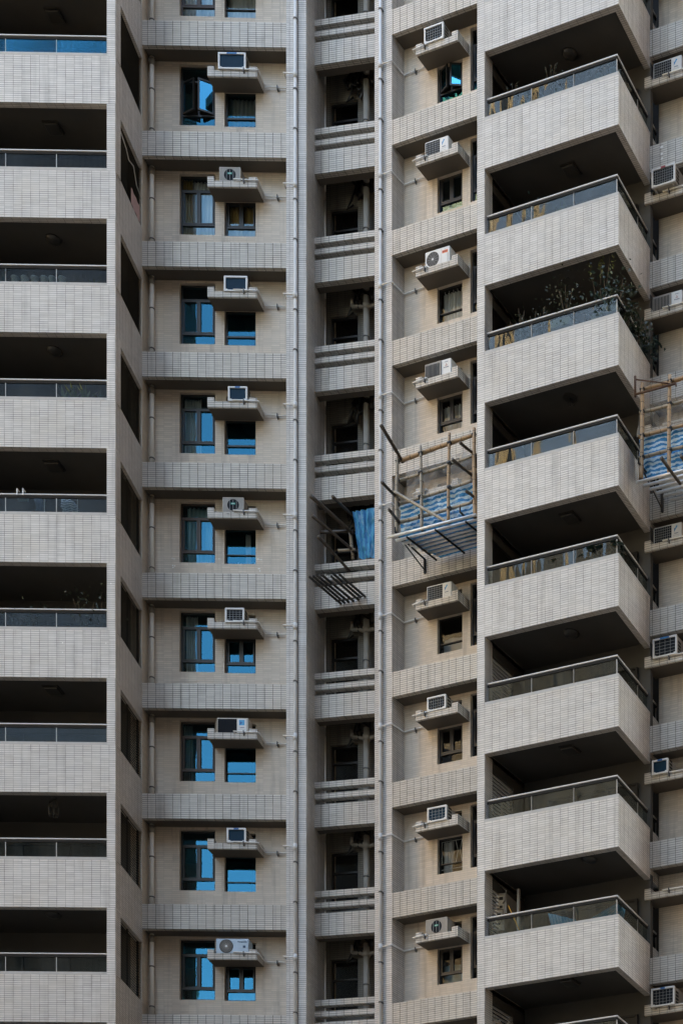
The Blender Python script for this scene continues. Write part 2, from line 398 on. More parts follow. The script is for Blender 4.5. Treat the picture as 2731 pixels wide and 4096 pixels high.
# ------------------------------------------------------------------ ground
g = MB(); g.face([(-900, -900, 0), (900, -900, 0), (900, 900, 0), (-900, 900, 0)], [(0, 0)] * 4)
tag(add('street', g, 'asphalt'), 'grey asphalt street at the foot of the towers', 'street', kind='structure')

# ------------------------------------------------------------------ the apartment building
BLD = bpy.data.objects.new('apartment_building', None); col.objects.link(BLD); BLD.location = (-15, 52, 0)
tag(BLD, 'pale tiled apartment block with stacked balconies, window bays and a dark service recess', 'building')

def wall_holes(mb, x0, x1, z0, z1, y, holes, rev=.10, mi=0, mr=0):
    xs = sorted({x0, x1, *[h[0] for h in holes], *[h[1] for h in holes]}); zs = sorted({z0, z1, *[h[2] for h in holes], *[h[3] for h in holes]})
    for i in range(len(xs) - 1):
        for j in range(len(zs) - 1):
            a, b, c, d = xs[i], xs[i + 1], zs[j], zs[j + 1]; mx, mz = (a + b) / 2, (c + d) / 2
            if any(h[0] < mx < h[1] and h[2] < mz < h[3] for h in holes): continue
            mb.face([(a, y, c), (b, y, c), (b, y, d), (a, y, d)], [(a, c), (b, c), (b, d), (a, d)], mi)
    for a, b, c, d in holes:
        Y = y + rev
        mb.face([(a, y, c), (a, y, d), (a, Y, d), (a, Y, c)], [(0, c), (0, d), (rev, d), (rev, c)], mr)
        mb.face([(b, Y, c), (b, Y, d), (b, y, d), (b, y, c)], [(rev, c), (rev, d), (0, d), (0, c)], mr)
        mb.face([(a, Y, c), (b, Y, c), (b, y, c), (a, y, c)], [(a, 0), (b, 0), (b, rev), (a, rev)], mr)
        mb.face([(a, y, d), (b, y, d), (b, Y, d), (a, Y, d)], [(a, 0), (b, 0), (b, rev), (a, rev)], mr)

def window(fr, z, x0, x1, z0, z1, d, rows, t=.045, mat='frame', glass='winglass', open_row=None):
    """rows: list of (fraction from the top, number of lights) read downwards"""
    f = MB(); p = MB(); W, Hh = x1 - x0, z1 - z0; y0, y1 = d, d + .055
    f.box(x0, x0 + t, y0, y1, z0, z1); f.box(x1 - t, x1, y0, y1, z0, z1)
    f.box(x0 + t, x1 - t, y0, y1, z1 - t, z1); f.box(x0 + t, x1 - t, y0, y1, z0, z0 + t)
    top = z1 - t; prev = 0.0; sashes = []
    for i, (fr_, n) in enumerate(rows):
        bot = z1 - Hh * fr_ if i < len(rows) - 1 else z0 + t
        if i < len(rows) - 1: f.box(x0 + t, x1 - t, y0 - .004, y1 + .004, bot - t * .5, bot + t * .5)
        zb = bot + (t * .5 if i < len(rows) - 1 else 0); a = x0 + t
        wl = (x1 - x0 - 2 * t) / n
        for k in range(n):
            xa, xb = a + k * wl, a + (k + 1) * wl
            if k: f.box(xa - t * .5, xa + t * .5, y0 - .004, y1 + .004, zb, top)
            if n > 1 and t > .03:      # casement sash inside its light
                s = .03
                if open_row != i:
                    f.box(xa + t * .5, xa + t * .5 + s, y0 - .01, y1 - .01, zb, top); f.box(xb - t * .5 - s, xb - t * .5, y0 - .01, y1 - .01, zb, top)
                    f.box(xa + t * .5 + s, xb - t * .5 - s, y0 - .01, y1 - .01, zb, zb + s); f.box(xa + t * .5 + s, xb - t * .5 - s, y0 - .01, y1 - .01, top - s, top)
            if open_row == i: sashes.append((xa, xb, zb, top, k)); continue
            p.face([(xa, y0 + .03, zb), (xb, y0 + .03, zb), (xb, y0 + .03, top), (xa, y0 + .03, top)], [(xa, zb), (xb, zb), (xb, top), (xa, top)])
        top = bot - t * .5
    o = add('window', f, mat, BLD, fr.o(z), fr.a)
    add('pane', p, glass, o)
    for xa, xb, zb, tp, k in sashes:
        W = xb - xa - .02; s = .045; m = MB(); Hs = tp - zb
        sg = 1 if k == 0 else -1
        X = lambda q: sg * q
        for a, b, c, e in ((0, s, 0, Hs), (W - s, W, 0, Hs), (s, W - s, 0, s), (s, W - s, Hs - s, Hs)):
            m.box(X(a), X(b), -.02, .02, c, e)
        m.face([(X(s), 0, s), (X(W - s), 0, s), (X(W - s), 0, Hs - s), (X(s), 0, Hs - s)], [(0, 0)] * 4, 1)
        sa = add('sash', m, [mat, glass], o, (xa + .01 if k == 0 else xb - .01, y0, zb)); sa.rotation_euler = (0, 0, sg * R(-24))
    return o

# --- pilasters and returns (full height)
ZB, ZT = 2.0, 64.0
m = MB(); m.box(FLf.u(1145), FLf.u(1226), 0, 2.3, ZB, ZT); add('pilaster', m, 'tile_front', BLD, FLf.o(), FLf.a)
m = MB(); m.box(FR.u(1498), FR.u(1567), 0, .75, ZB, ZT); add('pilaster', m, 'tile_front', BLD, FR.o(), FR.a)
# vertical movement joint on each pilaster
for fr, px in ((FLf, 1192), (FR, 1538)):
    m = MB(); u = fr.u(px); m.box(u - .006, u + .006, -.003, .02, ZB, ZT, skip='b'); add('movement_joint', m, 'clamp', BLD, fr.o(), fr.a)

def bay(fr, z0, ua, ub, wl0, wl1, tall, small, ks, slot, vary):
    """one window bay: spandrel bands, recessed wall with two windows, AC shelf, one set per storey"""
    first = None
    for k in ks:
        z = z0 - P * k
        if first is None:
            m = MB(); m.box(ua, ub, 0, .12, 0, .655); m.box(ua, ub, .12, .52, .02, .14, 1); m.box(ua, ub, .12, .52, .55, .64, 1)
            band = add('spandrel_band', m, ['tile', 'soffit'], BLD, fr.o(z), fr.a)
            m = MB(); wall_holes(m, wl0, wl1, -P + .64, .02, .5, [tall, small, slot], .10, 0, 0)
            wall = add('bay_wall', m, 'tile_wall', BLD, fr.o(z), fr.a)
            m = MB(); a, b, c, d = slot; m.box(a - .05, b + .05, .62, .68, c - .05, d + .05)
            back = add('slot_backing', m, 'inner_dark', BLD, fr.o(z), fr.a)
            first = (band, wall, back, k)
        else:
            for q in first[:3]: dup(q, -(k - first[3]) * P)
        vt, vsm = vary(k)
        window(fr, z, *tall, .585, **vt); window(fr, z, *small, .585, **vsm)

def shelf(fr, z, xa, xb, ca, cb, back=.5, zb=-.78, front=0.0):
    m = MB()
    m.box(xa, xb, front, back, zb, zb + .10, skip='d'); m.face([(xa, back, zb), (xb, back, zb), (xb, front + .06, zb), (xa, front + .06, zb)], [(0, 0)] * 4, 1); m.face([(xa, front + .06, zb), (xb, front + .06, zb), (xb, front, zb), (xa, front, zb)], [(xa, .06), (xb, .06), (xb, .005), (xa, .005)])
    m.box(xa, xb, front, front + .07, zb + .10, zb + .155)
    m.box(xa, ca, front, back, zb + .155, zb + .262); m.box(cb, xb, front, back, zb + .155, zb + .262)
    m.box(xa, ca, front + .07, back, zb + .10, zb + .155); m.box(cb, xb, front + .07, back, zb + .10, zb + .155)
    return add('ac_shelf', m, ['tile', 'soffit'], BLD, fr.o(z), fr.a)

TALL = [(.24, 1), (.80, 2), (1, 1)]
SM2 = [(.70, 2), (1, 1)]; SM1 = [(.70, 1), (1, 1)]
def vary_left(k):
    t = dict(rows=TALL); s = dict(rows=SM1)
    if k == -1: t.update(mat='frame_brown', glass='winglass_half'); s.update(t=.02, glass='winglass_half')
    if k == 0: t.update(open_row=1)
    if k in (1, 5, 8): s.update(rows=SM2)
    if k in (4, 6): t.update(mat='frame_brown'); s.update(t=.022)
    if k == 7: s.update(t=.022)
    if k == 1: t.update(glass='winglass_half'); s.update(glass='winglass_half')
    return t, s
MT['winglass_half'] = glass_mat('window_glass_half', .05, (.66, .70, .72), (.5, .86, 1.0), .012, .7)
uL = FLf.u
tallL = (uL(719, .5), uL(861, .5), -1.66, -.05); smallL = (uL(898, .5), uL(1023, .5), -1.68, -.73)
slotL = (uL(905, .5), uL(1023, .5), -.55, -.14)
bay(FLf, ZL, uL(569), uL(1145) - .001, uL(590, .5), uL(1145) + .02, tallL, smallL, range(-2, 10), slotL, vary_left)
for k in range(-1, 9): shelf(FLf, ZL - P * k, uL(830), uL(1028), uL(856), uL(996))

def vary_right(k):
    t = dict(rows=TALL, glass='winglass_clear'); s = dict(rows=SM2, glass='winglass_clear')
    if k == 0: s.update(open_row=0, glass='winglass'); t.update(glass='winglass')
    if k in (2, 5, 7): s.update(rows=SM1, t=.02)
    if k == 1: s.update(glass='winglass_half'); t.update(glass='winglass_half')
    return t, s
uR = FR.u
tallR = (uR(1880, .5), uR(1880, .5) + .93, -1.69, -.05); smallR = (uR(1748, .5), uR(1848, .5), -1.71, -.76)
slotR = (uR(1750, .5), uR(1846, .5), -.55, -.14)
bay(FR, ZR, uR(1567) + .001, uR(1940), uR(1567) - .02, uR(1960, .5), tallR, smallR, range(-2, 10), slotR, vary_right)
for k in range(-1, 9): shelf(FR, ZR - P * k, uR(1662), uR(1830), uR(1686), uR(1806), zb=-.76)

# --- far right bay, partly out of frame
DRR = FR.loc((2595 - CX) / FL * 46.9, 46.9)[1]
u0 = uR(2595, DRR)
for k in range(-1, 10):
    z = ZRR - P * k
    if k == -1:
        m = MB(); m.box(u0, u0 + 3.6, DRR, DRR + .12, 0, .655); m.box(u0, u0 + 3.6, DRR + .12, DRR + .55, .02, .14, 1); m.box(u0, u0 + 3.6, DRR + .12, DRR + .55, .55, .64, 1)
        b0 = add('spandrel_band', m, ['tile', 'soffit'], BLD, FR.o(z), FR.a)
        m = MB(); m.box(u0 - .02, u0 + 3.6, DRR + .5, DRR + .6, -P + .64, .02, skip='b')
        w0 = add('bay_wall', m, 'tile_wall', BLD, FR.o(z), FR.a)
    else: dup(b0, -(k + 1) * P); dup(w0, -(k + 1) * P)
    shelf(FR, z, u0 - .12, u0 + 1.25, u0 + .06, u0 + 1.0, back=DRR + .5, zb=-.78, front=DRR - .03)

# --- service recess
DB = .86
uC = FC.u
for k in range(-2, 11):
    z = ZC - P * k
    if k == -2:
        a, b = uC(1253) - .6, uC(1497) + .4
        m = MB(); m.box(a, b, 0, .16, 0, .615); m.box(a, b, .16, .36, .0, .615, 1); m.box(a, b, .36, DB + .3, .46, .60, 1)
        p1 = add('recess_parapet', m, ['tile', 'soffit'], BLD, FC.o(z), FC.a)
        m = MB(); m.box(a, b, 0, .17, .757, .90); p2 = add('recess_rail', m, 'tile', BLD, FC.o(z), FC.a)
        m = MB(); m.box(a, b, 0, .17, 1.052, 1.21); p3 = add('recess_rail', m, 'tile', BLD, FC.o(z), FC.a)
        wn = (uC(1322, DB), uC(1432, DB), -1.85, -.28)
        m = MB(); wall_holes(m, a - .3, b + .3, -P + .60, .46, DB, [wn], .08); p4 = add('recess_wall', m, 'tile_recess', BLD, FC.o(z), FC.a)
        first = (p1, p2, p3, p4)
    else:
        for q in first: dup(q, -(k + 2) * P)
    window(FC, z, *wn, DB + .06, rows=[(.34, 1), (1, 1)] if k % 3 else [(.30, 1), (.62, 1), (1, 1)], t=.05, glass='winglass_clear')

# --- interiors behind the windows: dark rooms with slabs
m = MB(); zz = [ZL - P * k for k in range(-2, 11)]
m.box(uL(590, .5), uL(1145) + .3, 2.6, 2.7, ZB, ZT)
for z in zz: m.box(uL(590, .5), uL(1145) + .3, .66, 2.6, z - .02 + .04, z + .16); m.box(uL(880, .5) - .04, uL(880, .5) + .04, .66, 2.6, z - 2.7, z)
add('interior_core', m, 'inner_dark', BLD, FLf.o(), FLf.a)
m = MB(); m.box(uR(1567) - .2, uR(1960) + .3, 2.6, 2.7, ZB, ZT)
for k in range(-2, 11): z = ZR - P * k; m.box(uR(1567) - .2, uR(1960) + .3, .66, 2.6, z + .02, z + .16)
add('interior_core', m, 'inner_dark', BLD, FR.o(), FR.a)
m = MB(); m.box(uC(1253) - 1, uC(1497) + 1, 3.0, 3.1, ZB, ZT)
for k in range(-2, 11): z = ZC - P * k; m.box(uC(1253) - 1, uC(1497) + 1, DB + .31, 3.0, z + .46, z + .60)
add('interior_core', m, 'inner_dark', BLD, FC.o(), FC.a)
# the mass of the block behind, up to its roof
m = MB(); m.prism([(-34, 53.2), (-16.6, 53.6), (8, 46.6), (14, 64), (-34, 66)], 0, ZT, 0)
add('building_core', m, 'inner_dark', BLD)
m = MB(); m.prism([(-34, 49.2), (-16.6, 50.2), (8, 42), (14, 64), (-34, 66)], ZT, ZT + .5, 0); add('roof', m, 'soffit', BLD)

# --- balconies ---------------------------------------------------------------
def offset_poly(pts, t):
    """polyline moved to its left by t"""
    out = []
    for i, p in enumerate(pts):
        ds = []
        if i > 0: ds.append((pts[i][0] - pts[i - 1][0], pts[i][1] - pts[i - 1][1]))
        if i < len(pts) - 1: ds.append((pts[i + 1][0] - pts[i][0], pts[i + 1][1] - pts[i][1]))
        ns = []
        for d in ds: l = math.hypot(*d); ns.append((-d[1] / l, d[0] / l))
        nx = sum(n[0] for n in ns) / len(ns); ny = sum(n[1] for n in ns) / len(ns); q = nx * ns[0][0] + ny * ns[0][1]
        out.append((p[0] + nx * t / q, p[1] + ny * t / q))
    return out
def strip(mb, pts, o0, o1, z0, z1, mi=0):
    a = offset_poly(pts, o0); b = offset_poly(pts, o1)
    mb.prism(a + b[::-1], z0, z1, mi)
def glass_run(parent, pts, off, z0, z1, cuts, mat, post_mat='steel'):
    """glass panels along a polyline, split at cuts = [(segment, fraction)...], thin posts between"""
    q = offset_poly(pts, off)
    for s in range(len(q) - 1):
        a, b = Vector(q[s]), Vector(q[s + 1]); fr_ = [0.0] + [c for i, c in cuts if i == s] + [1.0]
        for i in range(len(fr_) - 1):
            p0, p1 = a.lerp(b, fr_[i]), a.lerp(b, fr_[i + 1]); m = MB()
            g_ = (p1 - p0).normalized() * .006
            p0 += g_; p1 -= g_
            m.face([(*p0, z0), (*p1, z0), (*p1, z1), (*p0, z1)], [(0, z0), (1, z0), (1, z1), (0, z1)])
            add('glass_panel', m, mat, parent)
        for f in fr_[(0 if s == 0 else 1):]:
            p = a.lerp(b, f); m = MB(); m.box(p.x - .007, p.x + .007, p.y - .012, p.y + .012, z0, z1 + .02); add('glass_post', m, post_mat, parent)

PH, HR = 1.275, 1.775
# left balconies
yL = FLf.xy(428, 47.35)[1]
xl, xp0, xp1 = uL(-330, yL), uL(428, yL), uL(463, yL)
A = (xp1, yL); B = (uL(569), 0.0)
dirx = ((B[0] - A[0]) / (B[1] - A[1]))
def side(d): return A[0] + (d - A[1]) * dirx          # x of the right flank at depth d
Ew = (side(.5), .5)
for k in range(-2, 10):
    z = ZLB - P * k
    if k == -2:
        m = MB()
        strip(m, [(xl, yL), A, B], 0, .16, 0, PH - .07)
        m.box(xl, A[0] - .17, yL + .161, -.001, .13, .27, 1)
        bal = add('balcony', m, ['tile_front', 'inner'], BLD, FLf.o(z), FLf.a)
        m = MB(); strip(m, [(xl, yL), (xp0, yL)], -.004, .165, PH - .07, PH); s1 = add('sill', m, 'sill', bal)
        m = MB(); m.box(xp0, A[0], yL, yL + .29, PH - .07, P); pil = add('pillar', m, 'tile_front', bal)
        m = MB(); strip(m, [(side(yL + .29), yL + .29), B], .0, .16, PH - .07, PH - .03)
        add('side_sill', m, 'tile_front', bal); m = MB(); strip(m, [(side(yL + .29), yL + .29), B], .0, .16, P - .08, P); sl_ = add('side_lintel', m, 'tile_front', bal)
        m = MB(); m.box(xl, xp0 - .02, yL + .06, yL + .12, HR - .032, HR); hr = add('handrail', m, 'steel', bal, bevel=.008)
        m = MB(); m.box(xl, xp0 - .02, yL + .075, yL + .105, HR - .10, HR - .046); add('rail_channel', m, 'louvre', bal)
        # louvre blades in the flank opening
        m = MB(); n = 22
        for i in range(n):
            zc = PH + .03 + (P - .1 - PH - .03) * (i + .5) / n; y0, y1 = yL + .31, B[1] - .02
            a0, a1 = side(y0) - .05, side(y1) - .05
            m.face([(a0, y0, zc - .012), (a1, y1, zc - .012), (a1 - .05, y1, zc + .022), (a0 - .05, y0, zc + .022)], [(0, 0)] * 4)
            m.face([(a0, y0, zc - .024), (a1, y1, zc - .024), (a1, y1, zc - .012), (a0, y0, zc - .012)], [(0, 0)] * 4)
        for f in (.02, .5, .98):
            y = yL + .31 + (B[1] - .02 - yL - .31) * f; m.box(side(y) - .12, side(y) - .085, y - .02, y + .02, PH, P - .08)
        lv = add('louvre_screen', m, 'louvre', bal)
        # inside: back wall with a sliding door, ceiling finish
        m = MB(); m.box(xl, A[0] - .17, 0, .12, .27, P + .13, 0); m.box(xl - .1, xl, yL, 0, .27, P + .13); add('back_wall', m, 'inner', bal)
        dm = MB(); dx0, dx1 = xl + .5, xp0 - .55
        for f in (0, .33, .66, 1): x = dx0 + (dx1 - dx0) * f; dm.box(x - .03, x + .03, -.06, -.005, .27, 2.45)
        dm.box(dx0, dx1, -.06, -.005, 2.40, 2.45)
        dr = add('sliding_door', dm, 'frame', bal)
        gm = MB(); gm.box(dx0, dx1, -.03, -.02, .28, 2.40); add('pane', gm, 'black', dr)
        bal0 = bal
    else:
        bal = dup(bal0, -(k + 2) * P)
    glass_run(bal, [(xl, yL), (xp0 - .012, yL)], .09, PH, HR - .06, [(0, (uL(18, yL) - xl) / (xp0 - xl)), (0, (uL(222, yL) - xl) / (xp0 - xl))],
              'railglass_mirror' if k == 0 else 'railglass_left')
# tiled return between balcony flank and window bay
m = MB(); m.prism([B, Ew, (Ew[0] - .3, Ew[1]), (B[0] - .3, B[1])], ZB, ZT); add('wall_return', m, 'tile_wall', BLD, FLf.o(), FLf.a)

# right balconies
yR = -1.53
rx0, rx1, rxc = uR(1907, yR), uR(1938, yR), uR(2472, yR)
RA, RBc = (rx0, yR), (rxc, yR)
RE = FR.xy(2595, 46.9); RE2 = FR.xy(2634, 47.44)
bw = DRR + .02
for k in range(-2, 10):
    z = ZRB - P * k
    if k == -2:
        m = MB()
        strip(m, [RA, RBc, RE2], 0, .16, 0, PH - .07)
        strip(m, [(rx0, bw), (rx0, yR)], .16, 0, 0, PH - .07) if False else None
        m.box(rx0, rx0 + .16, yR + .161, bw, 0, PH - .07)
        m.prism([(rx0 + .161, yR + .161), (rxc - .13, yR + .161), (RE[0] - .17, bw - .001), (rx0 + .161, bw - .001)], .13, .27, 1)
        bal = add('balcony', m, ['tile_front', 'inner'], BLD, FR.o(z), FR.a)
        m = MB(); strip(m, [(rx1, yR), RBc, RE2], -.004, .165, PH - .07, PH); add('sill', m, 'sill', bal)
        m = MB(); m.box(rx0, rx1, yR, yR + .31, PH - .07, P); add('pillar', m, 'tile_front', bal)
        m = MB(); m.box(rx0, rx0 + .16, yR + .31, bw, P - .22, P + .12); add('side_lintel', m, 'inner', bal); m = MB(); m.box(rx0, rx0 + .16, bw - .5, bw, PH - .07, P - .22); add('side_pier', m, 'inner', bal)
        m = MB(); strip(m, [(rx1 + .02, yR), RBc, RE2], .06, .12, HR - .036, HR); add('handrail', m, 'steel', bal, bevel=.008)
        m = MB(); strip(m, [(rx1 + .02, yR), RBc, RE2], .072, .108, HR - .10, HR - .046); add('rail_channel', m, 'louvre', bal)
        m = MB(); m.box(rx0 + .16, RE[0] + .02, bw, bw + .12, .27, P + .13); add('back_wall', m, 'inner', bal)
        dm = MB(); dx0, dx1 = rx0 + .9, RE[0] - .35
        for f in (0, .33, .66, 1): x = dx0 + (dx1 - dx0) * f; dm.box(x - .03, x + .03, bw - .06, bw - .005, .27, 2.45)
        dm.box(dx0, dx1, bw - .06, bw - .005, 2.40, 2.45)
        dr = add('sliding_door', dm, 'frame', bal); gm = MB(); gm.box(dx0, dx1, bw - .03, bw - .02, .28, 2.40); add('pane', gm, 'black', dr)
        bal0 = bal
        nlv = None
    else:
        bal = dup(bal0, -(k + 2) * P)
    m = MB(); x = rx0 + .06
    if k >= 6:
        n = 15
        for i in range(n):
            zc = PH + (P - .22 - PH) * (i + .5) / n
            m.box(x, x + .05, yR + .33, bw - .5, zc - .012, zc + .018)
        add('louvre_screen', m, 'frame_white', bal)
    elif k >= -1:
        m.box(x, x + .03, yR + .31, bw - .5, PH - .07, P - .22); add('side_screen', m, 'frame', bal)
    L1 = (rxc - rx1); fr2 = (uR(2119, yR) - rx1) / L1; fr3 = (uR(2294, yR) - rx1) / L1
    glass_run(bal, [(rx1 + .03, yR), RBc, RE2], .09, PH, HR - .06, [(0, fr2), (0, fr3), (1, .52)], 'railglass')

# small filler patches and old anchor plugs on the tiles
def patches(fr, d, spots):
    for px, py, sx, sz in spots:
        u, z = fr.u(px, d), fr.z(px, d, py); m = MB(); n = 7; ph = random.uniform(0, 6)
        pts = [(u + sx * math.cos(ph + 2 * math.pi * q / n) * random.uniform(.7, 1.2), z + sz * math.sin(ph + 2 * math.pi * q / n) * random.uniform(.7, 1.2)) for q in range(n)]
        pts.sort(key=lambda p: math.atan2(p[1] - z, p[0] - u))
        m.face([(a, d - .004, b) for a, b in pts], [(0, 0)] * n); add('filler_patch', m, 'pvc', BLD, fr.o(), fr.a)
patches(FLf, .5, [(690, 2234, .02, .02), (698, 2236, .02, .02), (692, 2262, .022, .022), (700, 2264, .02, .022), (693, 2270, .02, .02), (1032, 2237, .06, .025), (1045, 2239, .03, .02), (1036, 2275, .03, .02), (1040, 2284, .02, .03), (877, 2236, .02, .015)])
patches(FLf, yL, [(78, 2219, .018, .015), (112, 2227, .018, .018), (445, 2335, .018, .02), (78, 2573, .016, .016), (252, 2572, .016, .016), (425, 2573, .016, .016), (78, 2610, .016, .016), (252, 2609, .016, .016)])
patches(FR, DRR, [(2645, 588, .05, .03), (2644, 616, .045, .03), (2646, 635, .04, .028)])

# ------------------------------------------------------------------ pipes on the building
def pipe(name, fr, pts, r, mat, n=10): 
    m = MB(); m.tube(pts, r, n); return add(name, m, mat, BLD, fr.o(), fr.a, smooth=True)
def clamps(parent, fr, x, y, zs, r, back):
    m = MB(); m.tube([(x, y, -.018), (x, y, .018)], r + .012, 10); m.box(x - .012, x + .05, y, back, -.012, .012)
    me = m.mesh('pipe_clamp', ['clamp'])
    for z in zs: link('pipe_clamp', me, parent, (0, 0, z))
# main downpipes on the pilasters
for fr, px, z0 in ((FLf, 1181, ZL), (FR, 1521, ZR)):
    x = fr.u(px, -.07); zs = []
    p = pipe('downpipe', fr, [(x, -.07, ZB), (x, -.07, ZT)], .042, 'pvc_grey')
    for k in range(-1, 11): zs += [z0 - P * k + .70, z0 - P * k - 1.15]
    clamps(p, fr, x, -.07, zs, .042, 0.0)
    m = MB(); m.tube([(x, -.07, -.11), (x, -.07, .07)], .055, 10); me = m.mesh('pipe_collar', ['pvc_grey'], True)
    for k in range(-1, 11): link('pipe_collar', me, p, (0, 0, z0 - P * k - .74))
# white soil pipe at the left end of the left bay: one length per storey, through the bands
xp = uL(609, .38)
for k in range(-1, 10):
    z = ZL - P * k
    if k == -1:
        m = MB(); m.tube([(xp, .38, -P + .6), (xp, .38, -.12), (xp, .38, .06)], .056, 12); pp0 = add('soil_pipe', m, 'pvc', BLD, FLf.o(z), FLf.a, smooth=True)
        m = MB(); m.tube([(xp, .38, -.20), (xp, .38, -.02)], .068, 12); link('pipe_collar', m.mesh('pipe_collar', ['pvc_old'], True), pp0)
        for zc in (-P + 2.06, -P + 1.0):
            m = MB(); m.tube([(xp, .38, zc - .015), (xp, .38, zc + .015)], .066, 12); link('pipe_clamp', m.mesh('pipe_clamp', ['clamp'], True), pp0)
    else: dup(pp0, -(k + 1) * P)
# condensate pipes from every AC shelf to the downpipe
for k in range(-1, 9):
    z = ZL - P * k
    xs, xe, xr = uL(935, -.03), uL(1034, -.03), uL(1181, -.07)
    if k == -1:
        m = MB(); m.tube([(xs, .12, -.58), (xs, -.03, -.60), (xe, -.03, -.625), (xe, .44, -.66), (uL(1145) - .05, .44, -.68), (uL(1145) - .05, -.07, -.72), (xr, -.07, -.74)], .019, 7)
        cp0 = add('condensate_pipe', m, 'pvc', BLD, FLf.o(z), FLf.a, smooth=True)
        m = MB(); x = uL(975, -.03); m.box(x - .012, x + .012, -.06, .03, -.70, -.585); link('pipe_clip', m.mesh('pipe_clip', ['clamp']), cp0); m = MB(); x = uL(1110, .44); m.box(x - .012, x + .012, .40, .5, -.74, -.63); link('pipe_clip', m.mesh('pipe_clip', ['clamp']), cp0)
    else: dup(cp0, -(k + 1) * P)
for k in range(-1, 9):
    z = ZR - P * k
    xs, xe = uR(1705, -.03), uR(1650, -.03)
    if k == -1:
        xb = uR(1567) + .03
        m = MB(); m.tube([(xs, .10, -.58), (xs, -.03, -.60), (xe, -.03, -.625), (xe, .46, -.66), (xb, .46, -.69), (xb, -.04, -.72), (uR(1521, -.07), -.07, -.74)], .019, 7)
        cp0 = add('condensate_pipe', m, 'pvc', BLD, FR.o(z), FR.a, smooth=True)
        m = MB(); x = uR(1697, -.03); m.box(x - .012, x + .012, -.06, .03, -.70, -.585); link('pipe_clip', m.mesh('pipe_clip', ['clamp']), cp0); m = MB(); x = uR(1662, .46); m.box(x - .012, x + .012, .42, .5, -.76, -.65); link('pipe_clip', m.mesh('pipe_clip', ['clamp']), cp0)
    else: dup(cp0, -(k + 1) * P)
for k in range(-1, 9):
    z = ZRR - P * k; y = DRR - .06
    if k == -1:
        m = MB(); m.tube([(u0 + .42, y + .15, -.60), (u0 + .42, y, -.62), (u0 + 1.6, y, -.645)], .019, 7)
        cp0 = add('condensate_pipe', m, 'pvc', BLD, FR.o(z), FR.a, smooth=True)
        m = MB(); m.box(u0 + .58, u0 + .604, y - .03, y + .06, -.72, -.60); link('pipe_clip', m.mesh('pipe_clip', ['clamp']), cp0)
    else: dup(cp0, -(k + 1) * P)
# pipes in the service recess
xw = uC(1299, DB - .08); xf = uC(1465, DB - .22)
for k in range(-1, 10):
    z = ZC - P * k
    if k == -1:
        m = MB(); m.tube([(xw, DB - .08, -P + .2), (xw, DB - .08, -.05)], .032, 8); a0 = add('thin_pipe', m, 'pvc', BLD, FC.o(z), FC.a, smooth=True)
        m = MB(); m.tube([(xf, DB - .22, -P + .2), (xf, DB - .22, .0)], .078, 12); a1 = add('soil_stack', m, 'pvc_old', BLD, FC.o(z), FC.a, smooth=True)
        m = MB(); m.tube([(xf, DB - .22, -.34), (xf, DB - .22, -.20)], .10, 12); m.tube([(xf - .45, DB - .15, -.18), (xf - .2, DB - .18, -.22), (xf, DB - .22, -.32)], .05, 8)
        m.tube([(xf + .30, DB - .15, -.22), (xf + .14, DB - .18, -.24), (xf, DB - .22, -.32)], .05, 8); m.tube([(xf - .45, DB - .15, -.18), (xf - .45, DB - .15, .02)], .05, 8)
        fit = m; m = MB(); m.tube([(xf, DB - .22, -P + 1.78), (xf, DB - .22, -P + 1.81)], .09, 12); link('pipe_clamp', m.mesh('pipe_clamp', ['clamp'], True), a1); first = (a0, a1)
    else:
        a1 = [dup(q, -(k + 1) * P) for q in first][1]
    if k >= 5 or k == 2: link('pipe_fitting', bpy.data.meshes.get('pipe_fitting') or fit.mesh('pipe_fitting', ['pvc_old'], True), a1)
    else:
        rr = random.Random(k); m = MB()
        for _ in range(5):
            x0, z0 = xf - rr.uniform(-.2, .6), rr.uniform(-.35, .05); m.tube([(x0, DB - .12, z0), (x0 + rr.uniform(-.15, .15), DB - .2, z0 - rr.uniform(.0, .2)), (x0 + rr.uniform(-.3, .3), DB - .15, z0 + .1), (x0 + rr.uniform(-.3, .3), DB - .1, .4)], rr.uniform(.03, .06), 7)
        link('pipe_tangle', m.mesh('pipe_tangle', ['black'], True), a1)

